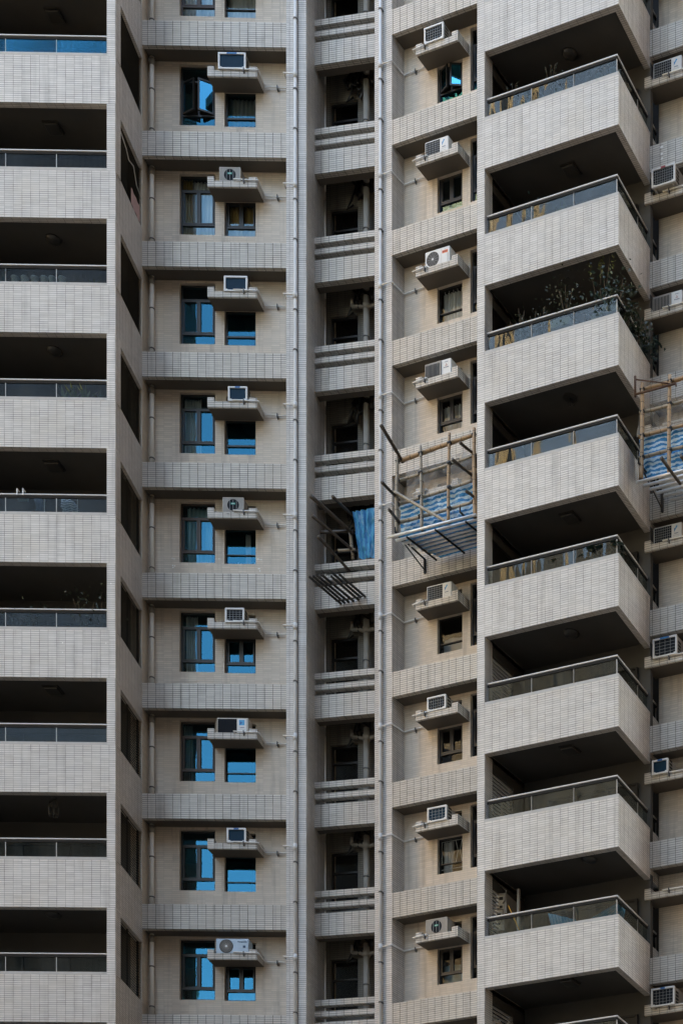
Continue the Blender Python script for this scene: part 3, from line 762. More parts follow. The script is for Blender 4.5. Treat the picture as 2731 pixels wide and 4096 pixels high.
# ------------------------------------------------------------------ air conditioners
def ac_window(loc, rz, label, w=.66, h=.42, dep=.55, face='teal', nx=0, ny=0, badge=None, group='air conditioners on the shelves', tagmat='blue'):
    o = empty('air_conditioner', loc, rz); tag(o, label, 'air conditioner', group)
    x = w / 2
    m = MB(); m.box(-x + .008, x - .008, .03, dep, .012, h - .012, 0)
    add('casing', m, 'acside', o, bevel=.008)
    m = MB(); t = .042
    m.box(-x, -x + t, 0, .05, 0, h); m.box(x - t, x, 0, .05, 0, h); m.box(-x + t, x - t, 0, .05, h - t, h); m.box(-x + t, x - t, 0, .05, 0, t * .9)
    m.box(-x + t, -x + t + .05, .004, .05, t * .9, t * .9 + .025); m.box(x - t - .05, x - t, .004, .05, t * .9, t * .9 + .025)
    add('front_frame', m, 'white', o, bevel=.004)
    m = MB(); m.box(-x + t, x - t, .028, .034, t * .9, h - t); add('coil', m, 'teal' if face == 'teal' else 'coil', o)
    if nx:
        m = MB()
        for i in range(1, nx): q = -x + t + (w - 2 * t) * i / nx; m.box(q - .0035, q + .0035, .014, .020, t * .9, h - t)
        for i in range(1, ny): q = t * .9 + (h - t * 1.9) * i / ny; m.box(-x + t, x - t, .020, .025, q - .003, q + .003)
        add('grille', m, 'wire', o)
    m = MB()
    for i in range(4): m.box(x - .009, x - .004, .08, .22, .06 + i * .085, .06 + i * .085 + .055)
    add('side_vent', m, 'black', o)
    if badge:
        bwid = .26 if len(badge) > 3 else .13
        m = MB(); m.box(-bwid / 2, bwid / 2, -.004, .0, h - .046, h - .002); bo = add('badge', m, tagmat, o)
        if len(badge) > 3: text(badge, .038, 'cyan' if tagmat == 'blue' else 'white', bo, (0, -.005, h - .025))
    m = MB(); m.box(-x + .06, -x + .10, .06, dep - .05, -.03, .0); m.box(x - .10, x - .06, .06, dep - .05, -.03, .0); add('foot', m, 'acside', o)
    return o
def ac_split(loc, rz, label, kind, w=.80, h=.50, dep=.29, group='air conditioners on the shelves'):
    o = empty('air_conditioner', loc, rz); tag(o, label, 'air conditioner', group)
    x = w / 2; f = .03
    body = {'logo': 'white', 'cream_logo': 'cream', 'slats': 'white', 'spokes': 'white', 'swirl': 'acblue', 'old': 'acgrey'}[kind]
    m = MB(); m.box(-x, x, 0, dep, f, h); add('casing', m, body, o, bevel=.018)
    m = MB()
    for q in (-x + .14, x - .14): m.box(q - .03, q + .03, -.01, dep + .01, 0, f)
    add('foot', m, 'acside', o)
    gx = -x + .03; gw = w * .60
    if kind in ('logo', 'cream_logo'):
        m = MB(); m.box(gx, gx + gw, -.004, .004, f + .03, h - .035); add('coil', m, 'coil', o)
        m = MB()
        for i in range(1, 9): q = gx + gw * i / 9; m.box(q - .003, q + .003, -.013, -.008, f + .03, h - .035)
        for i in range(1, 7): q = f + .03 + (h - f - .065) * i / 7; m.box(gx, gx + gw, -.008, -.005, q - .004, q + .004)
        add('grille', m, 'wire' if kind == 'logo' else 'coil', o)
        px0, px1 = gx + gw + .02, x - .05; pc = (px0 + px1) / 2
        m = MB(); m.box(px0, px1, -.005, .003, f + .03, h - .03); pn = add('service_panel', m, 'white', o)
        m = MB(); s = (px1 - px0) * .52
        if kind == 'logo':           # slanted leaf-shaped emblem in two blues
            m.face([(pc - s * .45, -.007, h - .22), (pc - s * .42, -.007, h - .12), (pc - s * .05, -.007, h - .155)], [(0, 0)] * 3, 1)
            m.face([(pc - s * .45, -.0075, h - .225), (pc - s * .02, -.0075, h - .155), (pc + s * .45, -.0075, h - .085), (pc + s * .05, -.0075, h - .07), (pc - s * .15, -.0075, h - .12)], [(0, 0)] * 5, 0)
        else:
            m.face([(pc - s * .6, -.007, h - .20), (pc + s * .6, -.007, h - .20), (pc + s * .6, -.007, h - .06), (pc - s * .6, -.007, h - .06)], [(0, 0)] * 4, 0)
            m.face([(pc - s * .45, -.008, h - .19), (pc + s * .2, -.008, h - .13), (pc - s * .4, -.008, h - .10)], [(0, 0)] * 3, 1)
        add('emblem', m, ['cyan', 'blue'], pn)
        text('DAIKIN', .034, 'navy', pn, (pc + .01, -.0065, h - .26))
        m = MB()
        for i in range(3): q = h - .31 - i * .045; m.box(px0 + .02, px1 - .02, -.0065, -.005, q, q + .006)
        add('vent_line', m, 'acside', pn)
    elif kind == 'slats':
        m = MB(); m.box(-x + .005, x - w * .37, -.035, 0, f - .01, h - .03); cv = add('slatted_cover', m, 'acgrey', o)
        m = MB()
        for i in range(11): q = -x + .05 + (w * .63 - .10) * i / 10; m.box(q - .012, q + .006, -.044, -.036, f + .04, h - .08)
        add('slat', m, 'coil', cv)
        c = x - w * .18
        m = MB(); s = .042
        for a in (90, 210, 330):     # three rhombs about one point
            e = R(a); d1 = (math.cos(e), math.sin(e)); d2 = (math.cos(e + R(30)), math.sin(e + R(30))); d3 = (math.cos(e - R(30)), math.sin(e - R(30)))
            q = s * .58; C0 = (c, h - .155)
            pts = [C0, (C0[0] + d3[0] * q, C0[1] + d3[1] * q), (C0[0] + d1[0] * s, C0[1] + d1[1] * s), (C0[0] + d2[0] * q, C0[1] + d2[1] * q)]
            m.face([(p[0], -.002, p[1]) for p in pts], [(0, 0)] * 4)
        add('emblem', m, 'red', o)
        text('MITSUBISHI', .030, 'navy', o, (c, -.002, h - .215)); text('MITSUBISHI', .018, 'navy', o, (c, -.002, h - .075), sx=1.1)
    else:
        c = {'spokes': (-x * .36, h * .52), 'swirl': (-x * .36, h * .52), 'old': (0, h * .54)}[kind]; r = h * .40 if kind != 'old' else h * .37
        m = MB(); m.disc(c, r, -.004, 32); add('fan_grille', m, 'black' if kind != 'old' else 'coil', o)
        m = MB(); m.disc(c, r + .012, -.006, 32, 0, r - .006); add('fan_ring', m, body if kind != 'swirl' else 'black', o)
        m = MB(); nb = {'spokes': 12, 'swirl': 26, 'old': 0}[kind]
        for i in range(nb):
            a = 2 * math.pi * i / nb; sw = .9 if kind == 'swirl' else 0
            pts = []
            for j in range(5):
                q = .03 + (r - .035) * j / 4; e = a + sw * j / 4; pts.append((c[0] + q * math.cos(e), c[1] + q * math.sin(e)))
            tk = .0028 if kind == 'spokes' else .0042
            for j in range(4):
                (ax, az), (bx_, bz) = pts[j], pts[j + 1]; l = math.hypot(bx_ - ax, bz - az); nx_, nz_ = -(bz - az) / l * tk, (bx_ - ax) / l * tk
                m.face([(ax - nx_, -.008, az - nz_), (bx_ - nx_, -.008, bz - nz_), (bx_ + nx_, -.008, bz + nz_), (ax + nx_, -.008, az + nz_)], [(0, 0)] * 4)
        if kind == 'old':
            for q in (-.5, 0, .5): m.box(q * r * 1.1 - .004, q * r * 1.1 + .004, -.010, -.006, c[1] - r * .84, c[1] + r * .84)
        add('fan_guard', m, 'wire' if kind != 'swirl' else 'acgrey', o)
        if kind != 'old': m = MB(); m.disc(c, .028, -.010, 16); add('fan_hub', m, 'white', o)
        if kind == 'spokes':
            m = MB(); m.box(x * .40, x * .86, -.003, .0, h - .16, h - .09); bo = add('badge', m, 'orange', o); text('GENERAL', .042, 'red', bo, (x * .63, -.0045, h - .125))
            m = MB(); m.face([(x * .60, -.003, h - .075), (x * .68, -.003, h - .075), (x * .64, -.003, h - .05)], [(0, 0)] * 3); add('emblem', m, 'acside', o)
            m = MB(); m.box(x * .42, x * .84, -.004, .0, f + .06, h - .18); add('service_panel', m, 'white', o)
            m = MB(); m.box(x * .85, x * .87, -.005, .0, f + .06, h - .18); m.box(x * .42, x * .87, -.005, .0, f + .045, f + .058); add('panel_gap', m, 'black', o)
            m = MB(); m.box(x * .33, x * .345, -.002, .001, f + .02, h - .02); add('panel_seam', m, 'acside', o)
        elif kind == 'swirl':
            text('Panasonic', .058, 'navy', o, (x * .62, -.003, h - .085), sx=1.05)
            m = MB(); m.box(x * .66, x * .82, -.003, .0, h * .43, h * .57); add('emblem', m, 'navy', o)
            m = MB()
            for q in (.22, .40, .60): m.box(x * .35, x * .92, -.002, .001, h * q, h * q + .004)
            add('panel_seam', m, 'acside', o)
        else:
            m = MB(); m.box(-.055, .055, -.013, -.009, c[1] + .01, c[1] + .055); add('badge', m, 'green', o)
            m = MB(); m.box(-.038, .038, -.0145, -.013, c[1] + .028, c[1] + .038); add('badge_line', m, 'white', o)
            m = MB(); m.box(-x, -x + .012, -.006, 0, f, h); m.box(x - .012, x, -.006, 0, f, h); m.box(-x, x, -.006, 0, h - .012, h); add('front_edge', m, 'cream', o)
            m = MB(); m.tube([(x + .08, .18, 0), (x + .08, .18, .16), (x + .13, .18, .21), (x + .2, .26, .15)], .011, 6); add('hose', m, 'pvc', o, smooth=True)
    return o
GL = 'air conditioners on the left bay shelves'; GR = 'air conditioners on the right bay shelves'; GRR = 'air conditioners at the far right edge'
def put(fr, z0, k, px, d=.02, dz=-.66): return fr.w(fr.u(px, d), d, z0 - P * k + dz), fr.a
def LL(k): return '%s left bay shelf' % ORD[k]
ac_window(*put(FLf, ZL, 0, 927, -.04, -.61), 'large window air conditioner with plain teal front and blue name tag, ' + LL(0), w=.72, h=.43, badge='Panasonic', group=GL)
ac_split(*put(FLf, ZL, 1, 920, .03, -.675), 'square grey outdoor unit with round fan and small green badge, ' + LL(1), 'old', w=.55, h=.43, dep=.34, group=GL)
ac_window(*put(FLf, ZL, 2, 942, -.03, -.64), 'window air conditioner with teal front and reddish bracket below, ' + LL(2), w=.61, h=.40, group=GL)
ac_window(*put(FLf, ZL, 3, 950, -.03, -.62), 'small white window air conditioner with blue front, ' + LL(3), w=.50, h=.38, badge='tag', group=GL)
ac_split(*put(FLf, ZL, 4, 933, .0, -.675), 'square grey outdoor unit with round fan and bent white drain pipe, ' + LL(4), 'old', w=.55, h=.43, dep=.36, group=GL)
ac_window(*put(FLf, ZL, 5, 938, -.04, -.64), 'white window air conditioner with square wire grid front, ' + LL(5), w=.50, h=.375, face='grid', nx=5, ny=5, group=GL)
ac_split(*put(FLf, ZL, 6, 930, .03, -.675), 'wide cream outdoor unit with blue square emblem, ' + LL(6), 'cream_logo', w=.82, h=.46, dep=.30, group=GL)
ac_window(*put(FLf, ZL, 7, 945, -.03, -.62), 'white window air conditioner with dark teal front, ' + LL(7), w=.50, h=.38, badge='tag', group=GL)
ac_split(*put(FLf, ZL, 8, 929, .0, -.655), 'pale blue outdoor unit with swirled fan and dark lettering, ' + LL(8), 'swirl', w=.85, h=.42, dep=.30, group=GL)
def LRt(k): return '%s right bay shelf' % ORD[k]
ac_window(*put(FR, ZR, 0, 1733, -.04, -.60), 'white window air conditioner with square wire grid, ' + LRt(0), w=.60, h=.42, face='grid', nx=7, ny=5, group=GR)
ac_split(*put(FR, ZR, 1, 1745, .04, -.665), 'white outdoor unit with blue leaf emblem and grid grille, ' + LRt(1), 'logo', w=.72, h=.47, dep=.28, group=GR)
ac_split(*put(FR, ZR, 2, 1748, .04, -.665), 'white outdoor unit with black round fan and orange name tag, ' + LRt(2), 'spokes', w=.76, h=.50, dep=.29, group=GR)
ac_split(*put(FR, ZR, 3, 1752, .04, -.665), 'white outdoor unit with grey slatted cover and red emblem, ' + LRt(3), 'slats', w=.78, h=.47, dep=.29, group=GR)
ac_split(*put(FR, ZR, 5, 1755, .04, -.665), 'white outdoor unit with blue emblem just below the bamboo scaffold, ' + LRt(5), 'logo', w=.76, h=.47, dep=.28, group=GR)
ac_window(*put(FR, ZR, 6, 1744, -.02, -.60), 'white window air conditioner with dark wire grid and open pipe beside, ' + LRt(6), w=.58, h=.37, face='grid', nx=7, ny=4, group=GR)
ac_window(*put(FR, ZR, 7, 1746, -.04, -.60), 'white window air conditioner with teal gridded front, ' + LRt(7), w=.60, h=.38, nx=5, ny=4, group=GR)
ac_split(*put(FR, ZR, 8, 1745, .02, -.665), 'square grey outdoor unit with green badge and looped hose, ' + LRt(8), 'old', w=.66, h=.46, dep=.34, group=GR)
def LF(k): return '%s far right shelf' % ORD[k]
def putf(k, px, d, dz): return put(FR, ZRR, k, px, DRR + d, dz)
ac_split(*putf(0, 2667, .08, -.675), 'cream outdoor unit with blue leaf emblem, ' + LF(0), 'logo', w=.80, h=.55, dep=.3, group=GRR)
ac_window(*putf(1, 2650, -.22, -.60), 'big white window air conditioner with many wires and red tag, ' + LF(1), w=.66, h=.46, face='grid', nx=9, ny=6, badge='tag', tagmat='red', group=GRR)
ac_split(*putf(2, 2668, .08, -.675), 'outdoor unit with grey slatted cover beside overgrown balcony, ' + LF(2), 'slats', w=.82, h=.50, dep=.3, group=GRR)
ac_split(*putf(4, 2668, .08, -.675), 'cream outdoor unit with blue emblem and bent white pipe, ' + LF(4), 'logo', w=.80, h=.52, dep=.3, group=GRR)
ac_window(*putf(5, 2656, -.10, -.63), 'window air conditioner with black front and blue name tag, ' + LF(5), w=.68, h=.48, face='grid', nx=4, ny=5, badge='Panasonic', group=GRR)
ac_window(*putf(6, 2637, -.10, -.63), 'white window air conditioner with plain teal front, ' + LF(6), w=.46, h=.36, badge='tag', group=GRR)
ac_window(*putf(8, 2648, -.12, -.63), 'grey window air conditioner with dark grid and coiled hose on top, ' + LF(8), w=.66, h=.46, face='grid', nx=6, ny=5, badge='tag', group=GRR)

# ------------------------------------------------------------------ ceiling lights on the balconies
def lamp(loc, rz, kind, label, grp):
    o = empty('ceiling_light', loc, rz); tag(o, label, 'ceiling light', grp)
    if kind == 'square':
        m = MB(); m.box(-.20, .20, -.20, .20, -.03, 0); add('base', m, 'lampbase', o)
        m = MB(); m.box(-.175, .175, -.175, .175, -.085, -.03); add('shade', m, 'lampglass', o, bevel=.02)
    elif kind == 'round':
        m = MB(); m.lathe([(0, 0), (.19, 0), (.19, -.025), (0, -.025)][::-1], 24); add('base', m, 'lampbase', o)
        m = MB(); m.lathe([(0, -.10), (.09, -.09), (.15, -.06), (.175, -.026)], 24); add('shade', m, 'lampglass', o, smooth=True)
    elif kind == 'lantern':
        m = MB(); m.lathe([(0, -.06), (.05, -.05), (.08, 0)], 12); add('base', m, 'lampbase', o)
        m = MB()
        for i in range(6):
            a = 2 * math.pi * i / 6; c, s = math.cos(a), math.sin(a); m.tube([(0, 0, -.06), (.10 * c, .10 * s, -.14), (.13 * c, .13 * s, -.22), (.12 * c, .12 * s, -.46), (.09 * c, .09 * s, -.49)], .009, 5)
        for z, r in ((-.22, .13), (-.46, .12)):
            m.tube([(r * math.cos(2 * math.pi * i / 12), r * math.sin(2 * math.pi * i / 12), z) for i in range(13)], .008, 5)
        add('cage', m, 'lampbase', o)
    else:
        m = MB(); m.lathe([(0, -.02), (.17, -.02), (.17, 0)], 20); add('base', m, 'lampbase', o)
        m = MB(); m.tube([(0, 0, -.02), (.01, 0, -.12), (-.02, .02, -.2)], .02, 6); m.tube([(.01, 0, -.1), (.08, .05, -.2), (.12, .02, -.16)], .008, 5); add('loose_wire', m, 'black', o)
    return o
kindsL = {0: ('square', 221, 58), 1: ('square', 215, 508), 2: ('round', 215, 957), 3: ('round', 219, 1402), 4: ('square', 218, 1860), 6: ('square', 215, 2757), 7: ('lantern', 216, 3190), 8: ('round', 213, 3657)}
nmL = {'square': 'square', 'round': 'round', 'lantern': 'hexagonal lantern', 'bare': 'bare'}
for k, (kd, px, py) in kindsL.items():
    zc = ZLB - P * (k - 1) + .13; Y = (zc - CZ) * FL / (HZ - py); u, d = FLf.xy(px, Y)
    lamp(FLf.w(u, d, zc), FLf.a, kd, '%s unlit ceiling light under the %s balcony ceiling on the left' % (nmL[kd], ORD[k]), 'ceiling lights of the left balconies')
kindsR = {0: ('round', 2278, 215), 1: ('square', 2282, 676), 3: ('bare', 2278, 1590), 4: ('square', 2278, 2067), 5: ('round', 2283, 2531), 6: ('square', 2278, 2996), 7: ('round', 2355, 3436), 8: ('square', 2276, 3924)}
for k, (kd, px, py) in kindsR.items():
    zc = ZRB - P * k + .13; Y = (zc - CZ) * FL / (HZ - py); u, d = FR.xy(px, Y)
    lb = '%s unlit ceiling light under the %s balcony ceiling on the right' % (nmL[kd], ORD[k]) if kd != 'bare' else 'bare round lamp base with loose wires under the fourth right balcony ceiling'
    lamp(FR.w(u, d, zc), FR.a, kd, lb, 'ceiling lights of the right balconies')

# ------------------------------------------------------------------ curtains, bottles, grilles
def curtain(fr, z, x0, x1, z0, z1, d, mat, label, folds=9, amp=.025, gather=0.0):
    m = MB(); n = folds * 6; nz = 6; pts = []
    for j in range(nz + 1):
        row = []
        for i in range(n + 1):
            f = i / n; h = j / nz
            x = x0 + (x1 - x0) * (f * (1 - gather * (1 - abs(2 * h - 1)) * .5))
            row.append((x, d + amp * math.sin(f * folds * 2 * math.pi + .4 * math.sin(5 * f)) + .01 * math.sin(h * 3 + f * 7), z0 + (z1 - z0) * h))
        pts.append(row)
    for j in range(nz):
        for i in range(n): m.face([pts[j][i], pts[j][i + 1], pts[j + 1][i + 1], pts[j + 1][i]], [(0, 0)] * 4)
    o = add('curtain', m, mat, None, fr.o(z), fr.a, smooth=True)
    return tag(o, label, 'curtain', 'curtains behind the windows')
def cl(k, tallw, mat, label, f0=0.0, f1=1.0, h0=0.0, h1=1.0, fr=FLf, z0=ZL, folds=8, d=.78):
    a, b, c, e = (tallL if tallw else smallL) if fr is FLf else (tallR if tallw else smallR)
    curtain(fr, z0 - P * k, a + (b - a) * f0, a + (b - a) * f1, c + (e - c) * h0, c + (e - c) * h1, d, mat, label, folds)
ORD2 = ['first', 'second', 'third', 'fourth', 'fifth', 'sixth']
RW = ['top', 'second', 'third', 'fourth', 'fifth', 'sixth', 'seventh', 'eighth', 'ninth', 'tenth']
cl(-1, 1, 'curtain', 'white curtain behind the tall brown window in the top row of the left bay')
cl(-1, 0, 'curtain', 'white curtain behind the small window in the top row of the left bay')
cl(0, 0, 'curtain_grey', 'grey curtain in the small window under the topmost left air conditioner', 0, 1, .25, 1)
cl(1, 1, 'curtain', 'white curtains across the tall window with ochre side drape, left bay', .15, 1, folds=9)
cl(1, 1, 'curtain_yellow', 'ochre drape at the left side of the tall window, left bay', 0, .28, folds=4, d=.72)
cl(1, 0, 'curtain', 'white curtain in lower part of the small two-light window beside ochre drapes', 0, 1, 0, .55)
cl(1, 0, 'curtain_yellow', 'ochre drapes in the upper part of a small window, left bay', 0, 1, .4, 1, d=.72)
cl(3, 1, 'curtain', 'white curtain hanging in the left half of the fifth tall window, left bay', .02, .5, folds=7)
cl(4, 1, 'curtain_blue', 'pale curtain behind the brown framed tall window with chipped wall below', .1, .8, folds=6)
cl(4, 0, 'curtain', 'narrow white drape in the small window with bottles on its sill', .55, .72, folds=3)
cl(5, 1, 'curtain', 'white drape at the left of the seventh tall window, left bay', .06, .4, folds=5)
cl(6, 1, 'curtain_grey', 'grey drape in the brown window beside the cream air conditioner', 0, .25, folds=4)
cl(8, 0, 'curtain_blue', 'pale blue blind in the lowest small window of the left bay', .0, 1, 0, .45, folds=3)
cl(1, 0, 'curtain', 'white blind in lower light of the second small window, right bay', 0, 1, 0, .32, FR, ZR, 3)
cl(2, 0, 'curtain', 'sheer white curtain filling the third small window of the right bay', 0, 1, 0, 1, FR, ZR, 8)
cl(2, 1, 'curtain', 'sheer white curtain in the third tall window, cut by the right balcony pillar', 0, 1, 0, 1, FR, ZR, 8)
cl(3, 0, 'curtain', 'white curtain in the small window just above the bamboo scaffold', 0, 1, 0, .9, FR, ZR, 9)
cl(5, 0, 'curtain_grey', 'grey blind half drawn in the small window under the scaffold', 0, 1, 0, .55, FR, ZR, 2)
cl(7, 0, 'curtain', 'white curtain at the left of the window with a lattice grille', 0, .35, 0, 1, FR, ZR, 4)
cl(8, 0, 'curtain_blue', 'pale blue blind in the lowest small window of the right bay', 0, 1, 0, .62, FR, ZR, 2)
cl(8, 1, 'curtain', 'white drape in the lowest tall window beside the right balcony pillar', .3, 1, 0, .45, FR, ZR, 4)
# lattice grille (part of the building) in the eighth right window, plain bars in the third
a, b, c, e = smallR
m = MB(); z_ = .66
for i in range(2):
    for s in (-1, 1):
        for q in (0.0, .5):
            xc = a + (b - a) * (.3 + .42 * i)
            m.tube([(xc + s * .10, z_, c + .32), (xc + s * .03, z_, (c + .32 + e) / 2), (xc + s * .10, z_, e - .05)], .008, 5)
for f in (.04, .5, .96): m.tube([(a + (b - a) * f, z_, c + .3), (a + (b - a) * f, z_, e - .04)], .008, 5)
for q in (c + .30, c + .18, c + .06, e - .04): m.tube([(a + .02, z_, q), (b - .02, z_, q)], .008, 5)
add('window_grille', m, 'white', BLD, FR.o(ZR - P * 7), FR.a)
m = MB()
for i in range(1, 6): m.tube([(a + (b - a) * i / 6, z_, c + .3), (a + (b - a) * i / 6, z_, e - .04)], .007, 5)
add('window_grille', m, 'white', BLD, FR.o(ZR - P * 2), FR.a)
# bottles on a window sill
a, b, c, e = smallL; zb = ZL - P * 4 + c + .025
for i in range(9):
    x = a + .22 + i * .072; r = .020 + .008 * ((i * 7) % 3); h = .07 + .03 * ((i * 5) % 3)
    o = MB(); o.lathe([(0, 0), (r, 0), (r, h * .7), (r * .55, h * .82), (r * .55, h), (0, h)], 10)
    tag(add('bottle', o, 'pot', None, FLf.w(x, .70, zb), 0, smooth=True), 'small white bottle standing in a row on a window sill of the left bay', 'bottle', 'bottles on the window sill')

# ------------------------------------------------------------------ plants, laundry and other things on the balconies
def leaves(mb, c, n, spread, size, up=.3, mi=0, droop=.2):
    for _ in range(n):
        p = Vector(c) + Vector((random.gauss(0, spread[0]), random.gauss(0, spread[1]), random.gauss(0, spread[2])))
        d = Vector((random.gauss(0, 1), random.gauss(0, 1), random.gauss(up, .8))).normalized()
        s = d.cross(Vector((random.gauss(0, 1), random.gauss(0, 1), random.gauss(0, 1)))).normalized()
        l = size * random.uniform(.6, 1.3); wd = l * .3; nrm = d.cross(s) * (l * .12)
        a, t = p, p + d * l - Vector((0, 0, droop * l)); mid = p + d * l * .5
        mb.face([a, mid - s * wd + nrm, t], [(0, 0)] * 3, mi); mb.face([a, t, mid + s * wd + nrm], [(0, 0)] * 3, mi)
def pot_mesh(r, h):
    m = MB(); m.lathe([(0, 0), (r * .72, 0), (r, h), (r * 1.08, h), (r * 1.08, h * 1.08), (r * .9, h * 1.08), (r * .85, h * .9), (0, h * .9)], 16); return m
def plant(fr, u, d, z, label, kind='bush', h=.5, spread=.12, n=60, pot=('pot', .07, .13), leaf='leaf', size=.06, grp=None, name='potted_plant'):
    o = empty(name, fr.w(u, d, z), fr.a); tag(o, label, 'plant', grp); ph = 0
    if pot: add('pot', pot_mesh(pot[1], pot[2]), pot[0], o, smooth=True); ph = pot[2]
    m = MB()
    if kind == 'bush':
        for i in range(5):
            a = random.uniform(0, 6.28); t = (math.cos(a) * spread * .8, math.sin(a) * spread * .6, h * random.uniform(.7, 1)); m.tube([(0, 0, ph * .8), (t[0] * .4, t[1] * .4, h * .5), t], .006, 5, 1)
        leaves(m, (0, 0, ph + (h - ph) * .6), n, (spread, spread * .7, h * .24), size)
    elif kind == 'spiky':
        for i in range(n):
            a = random.uniform(0, 6.28); l = h * random.uniform(.6, 1.1); e = random.uniform(.1, .75); dx, dy = math.cos(a) * math.sin(e), math.sin(a) * math.sin(e) * .7
            b0 = Vector((0, 0, ph * .8)); mid = b0 + Vector((dx * l * .5, dy * l * .5, l * .55 * math.cos(e))); tip = b0 + Vector((dx * l * 1.15, dy * l * 1.15, l * math.cos(e)))
            s = Vector((-math.sin(a), math.cos(a), 0)) * size
            m.face([b0 - s * .4, b0 + s * .4, mid + s], [(0, 0)] * 3); m.face([b0 - s * .4, mid + s, mid - s], [(0, 0)] * 3); m.face([mid - s, mid + s, tip], [(0, 0)] * 3)
    elif kind == 'twig':
        for i in range(3):
            x = spread * (i - 1); p = [(0, 0, ph * .8), (x * .5, 0, h * .4), (x, .02, h * (.75 + .1 * i)), (x * 1.5, .03, h)]
            m.tube(p, .005, 5, 1)
            for q in range(14):
                f = .35 + .65 * q / 13; c = Vector(p[1]).lerp(Vector(p[3]), f); leaves(m, c, 2, (.015, .015, .01), size, .6)
    elif kind == 'broad':
        for i in range(n):
            a = random.uniform(0, 6.28); e = random.uniform(.3, 1.1); l = h * random.uniform(.5, 1.0)
            b0 = Vector((0, 0, ph * .8)); c = b0 + Vector((math.cos(a) * math.sin(e) * l, math.sin(a) * math.sin(e) * l * .6, math.cos(e) * l)); m.tube([b0, b0.lerp(c, .5) + Vector((0, 0, .04)), c], .006, 5, 1)
            dr = Vector((math.cos(a), math.sin(a) * .6, -.25)).normalized(); s = dr.cross(Vector((0, 0, 1))).normalized()
            q = size; pts = [c - dr * q * .3, c + s * q * .45 - dr * q * .1, c + s * q * .5 + dr * q * .35, c + dr * q, c - s * q * .5 + dr * q * .35, c - s * q * .45 - dr * q * .1]
            cc = c + dr * q * .3 - Vector((0, 0, .03))
            for j in range(6): m.face([cc, pts[j], pts[(j + 1) % 6]], [(0, 0)] * 3)
    add('foliage', m, [leaf, 'stem'], o)
    return o
def lb(px, d): return uL(px, yL + d)
zf = lambda k: ZLB - P * k + PH                        # top of the sill, left
gp = 'white pots behind the left balcony glass'
for i, px in enumerate((62, 101, 140, 179, 212, 250)):
    plant(FLf, lb(px, .19), yL + .19, zf(2) + .01, 'white pot with a small sprig, %s from the left, third left balcony' % ORD2[i], h=.32, spread=.04, n=10 + 3 * i, pot=('pot', .09, .22), size=.035, grp=gp)
plant(FLf, lb(16, .2), yL + .2, zf(2), 'grassy arching plant at the left end of the row of white pots', 'spiky', h=.5, n=16, pot=None, size=.014, leaf='leaf_big', name='plant')
plant(FLf, lb(385, .2), yL + .2, zf(2), 'low pale plant at the right end of the third left balcony glass', 'spiky', h=.3, n=9, pot=None, size=.02, leaf='leaf_lime', name='plant')
for px, s in ((255, 1.0), (300, .8), (345, .9), (395, .6)):
    plant(FLf, lb(px, .20), yL + .20, zf(3), {255: 'tall agave with yellow edged leaves behind the fourth left balcony glass', 300: 'short pale agave between two taller ones, fourth left balcony', 345: 'yellow edged agave right of the short pale one, fourth left balcony', 395: 'low agave next to the pillar on the fourth left balcony'}[px], 'spiky', h=.58 * s, n=9, pot=None, size=.035, leaf='leaf_lime', name='agave')
for i, (px, h, s) in enumerate(((60, .75, .25), (150, .9, .2), (335, 1.25, .32), (400, 1.1, .22))):
    plant(FLf, lb(px, .42), yL + .42, zf(5) - .2, ['sprawling dark shrub at the left end of the sixth left balcony', 'dark shrub with pale leaf, second on the sixth left balcony', 'tallest dark bush rising over the sixth left balcony rail', 'dark bush against the pillar of the sixth left balcony'][i], 'bush', h=h, spread=s, n=110, pot=('pot_dark', .12, .2), size=.09, name='shrub')
# laundry on the fifth left balcony
def cloth(name, fr, pts, d, mat, label, cat, amp=.02, grp=None):
    """hanging cloth from a left and a right edge given as point lists (top to bottom)"""
    l, r = pts; n = 10; m = MB(); rows = []
    for j in range(len(l)):
        row = []
        for i in range(n + 1):
            f = i / n; x = l[j][0] + (r[j][0] - l[j][0]) * f; z = l[j][1] + (r[j][1] - l[j][1]) * f
            row.append((x, d + amp * math.sin(f * 11 + j) * (.4 + j * .3), z))
        rows.append(row)
    for j in range(len(l) - 1):
        for i in range(n): q = [rows[j + 1][i], rows[j + 1][i + 1], rows[j][i + 1], rows[j][i]]; m.face(q, [(p[0], p[2]) for p in q])
    o = add(name, m, mat, None, fr.o(), fr.a, smooth=True); md = o.modifiers.new('thick', 'SOLIDIFY'); md.thickness = .006
    return tag(o, label, cat, grp)
q = lambda px, py, d=.22: (lb(px, d), FLf.z(px, yL + d, py))
cloth('shirt', FLf, ([q(246, 1984), q(243, 2030), q(250, 2033), q(250, 2052)], [q(262, 1985), q(298, 2008), q(312, 2024), q(320, 2052)]), yL + .22, 'shirt', 'blue and white striped shirt drying behind the fifth left balcony glass', 'shirt', grp='laundry')
cloth('laundry', FLf, ([q(130, 1982), q(140, 2010), q(142, 2035), q(143, 2050)], [q(165, 1985), q(176, 2010), q(178, 2030), q(177, 2050)]), yL + .22, 'shirt_dark', 'bunched dark garments drying left of the striped shirt', 'laundry', .05, 'laundry')
for px, nm in ((179, 'white clothes prop right of the dark laundry'), (311, 'white clothes prop in front of the striped shirt')):
    m = MB(); m.tube([(lb(px, .16), yL + .16, FLf.z(px, yL + .16, 2056)), (lb(px, .16), yL + .16, FLf.z(px, yL + .16, 1984))], .012, 8)
    tag(add('clothes_prop', m, 'white', None, FLf.o(), FLf.a), nm, 'pole', 'clothes props')
x, z = lb(92, .17), FLf.z(92, yL + .17, 2000)
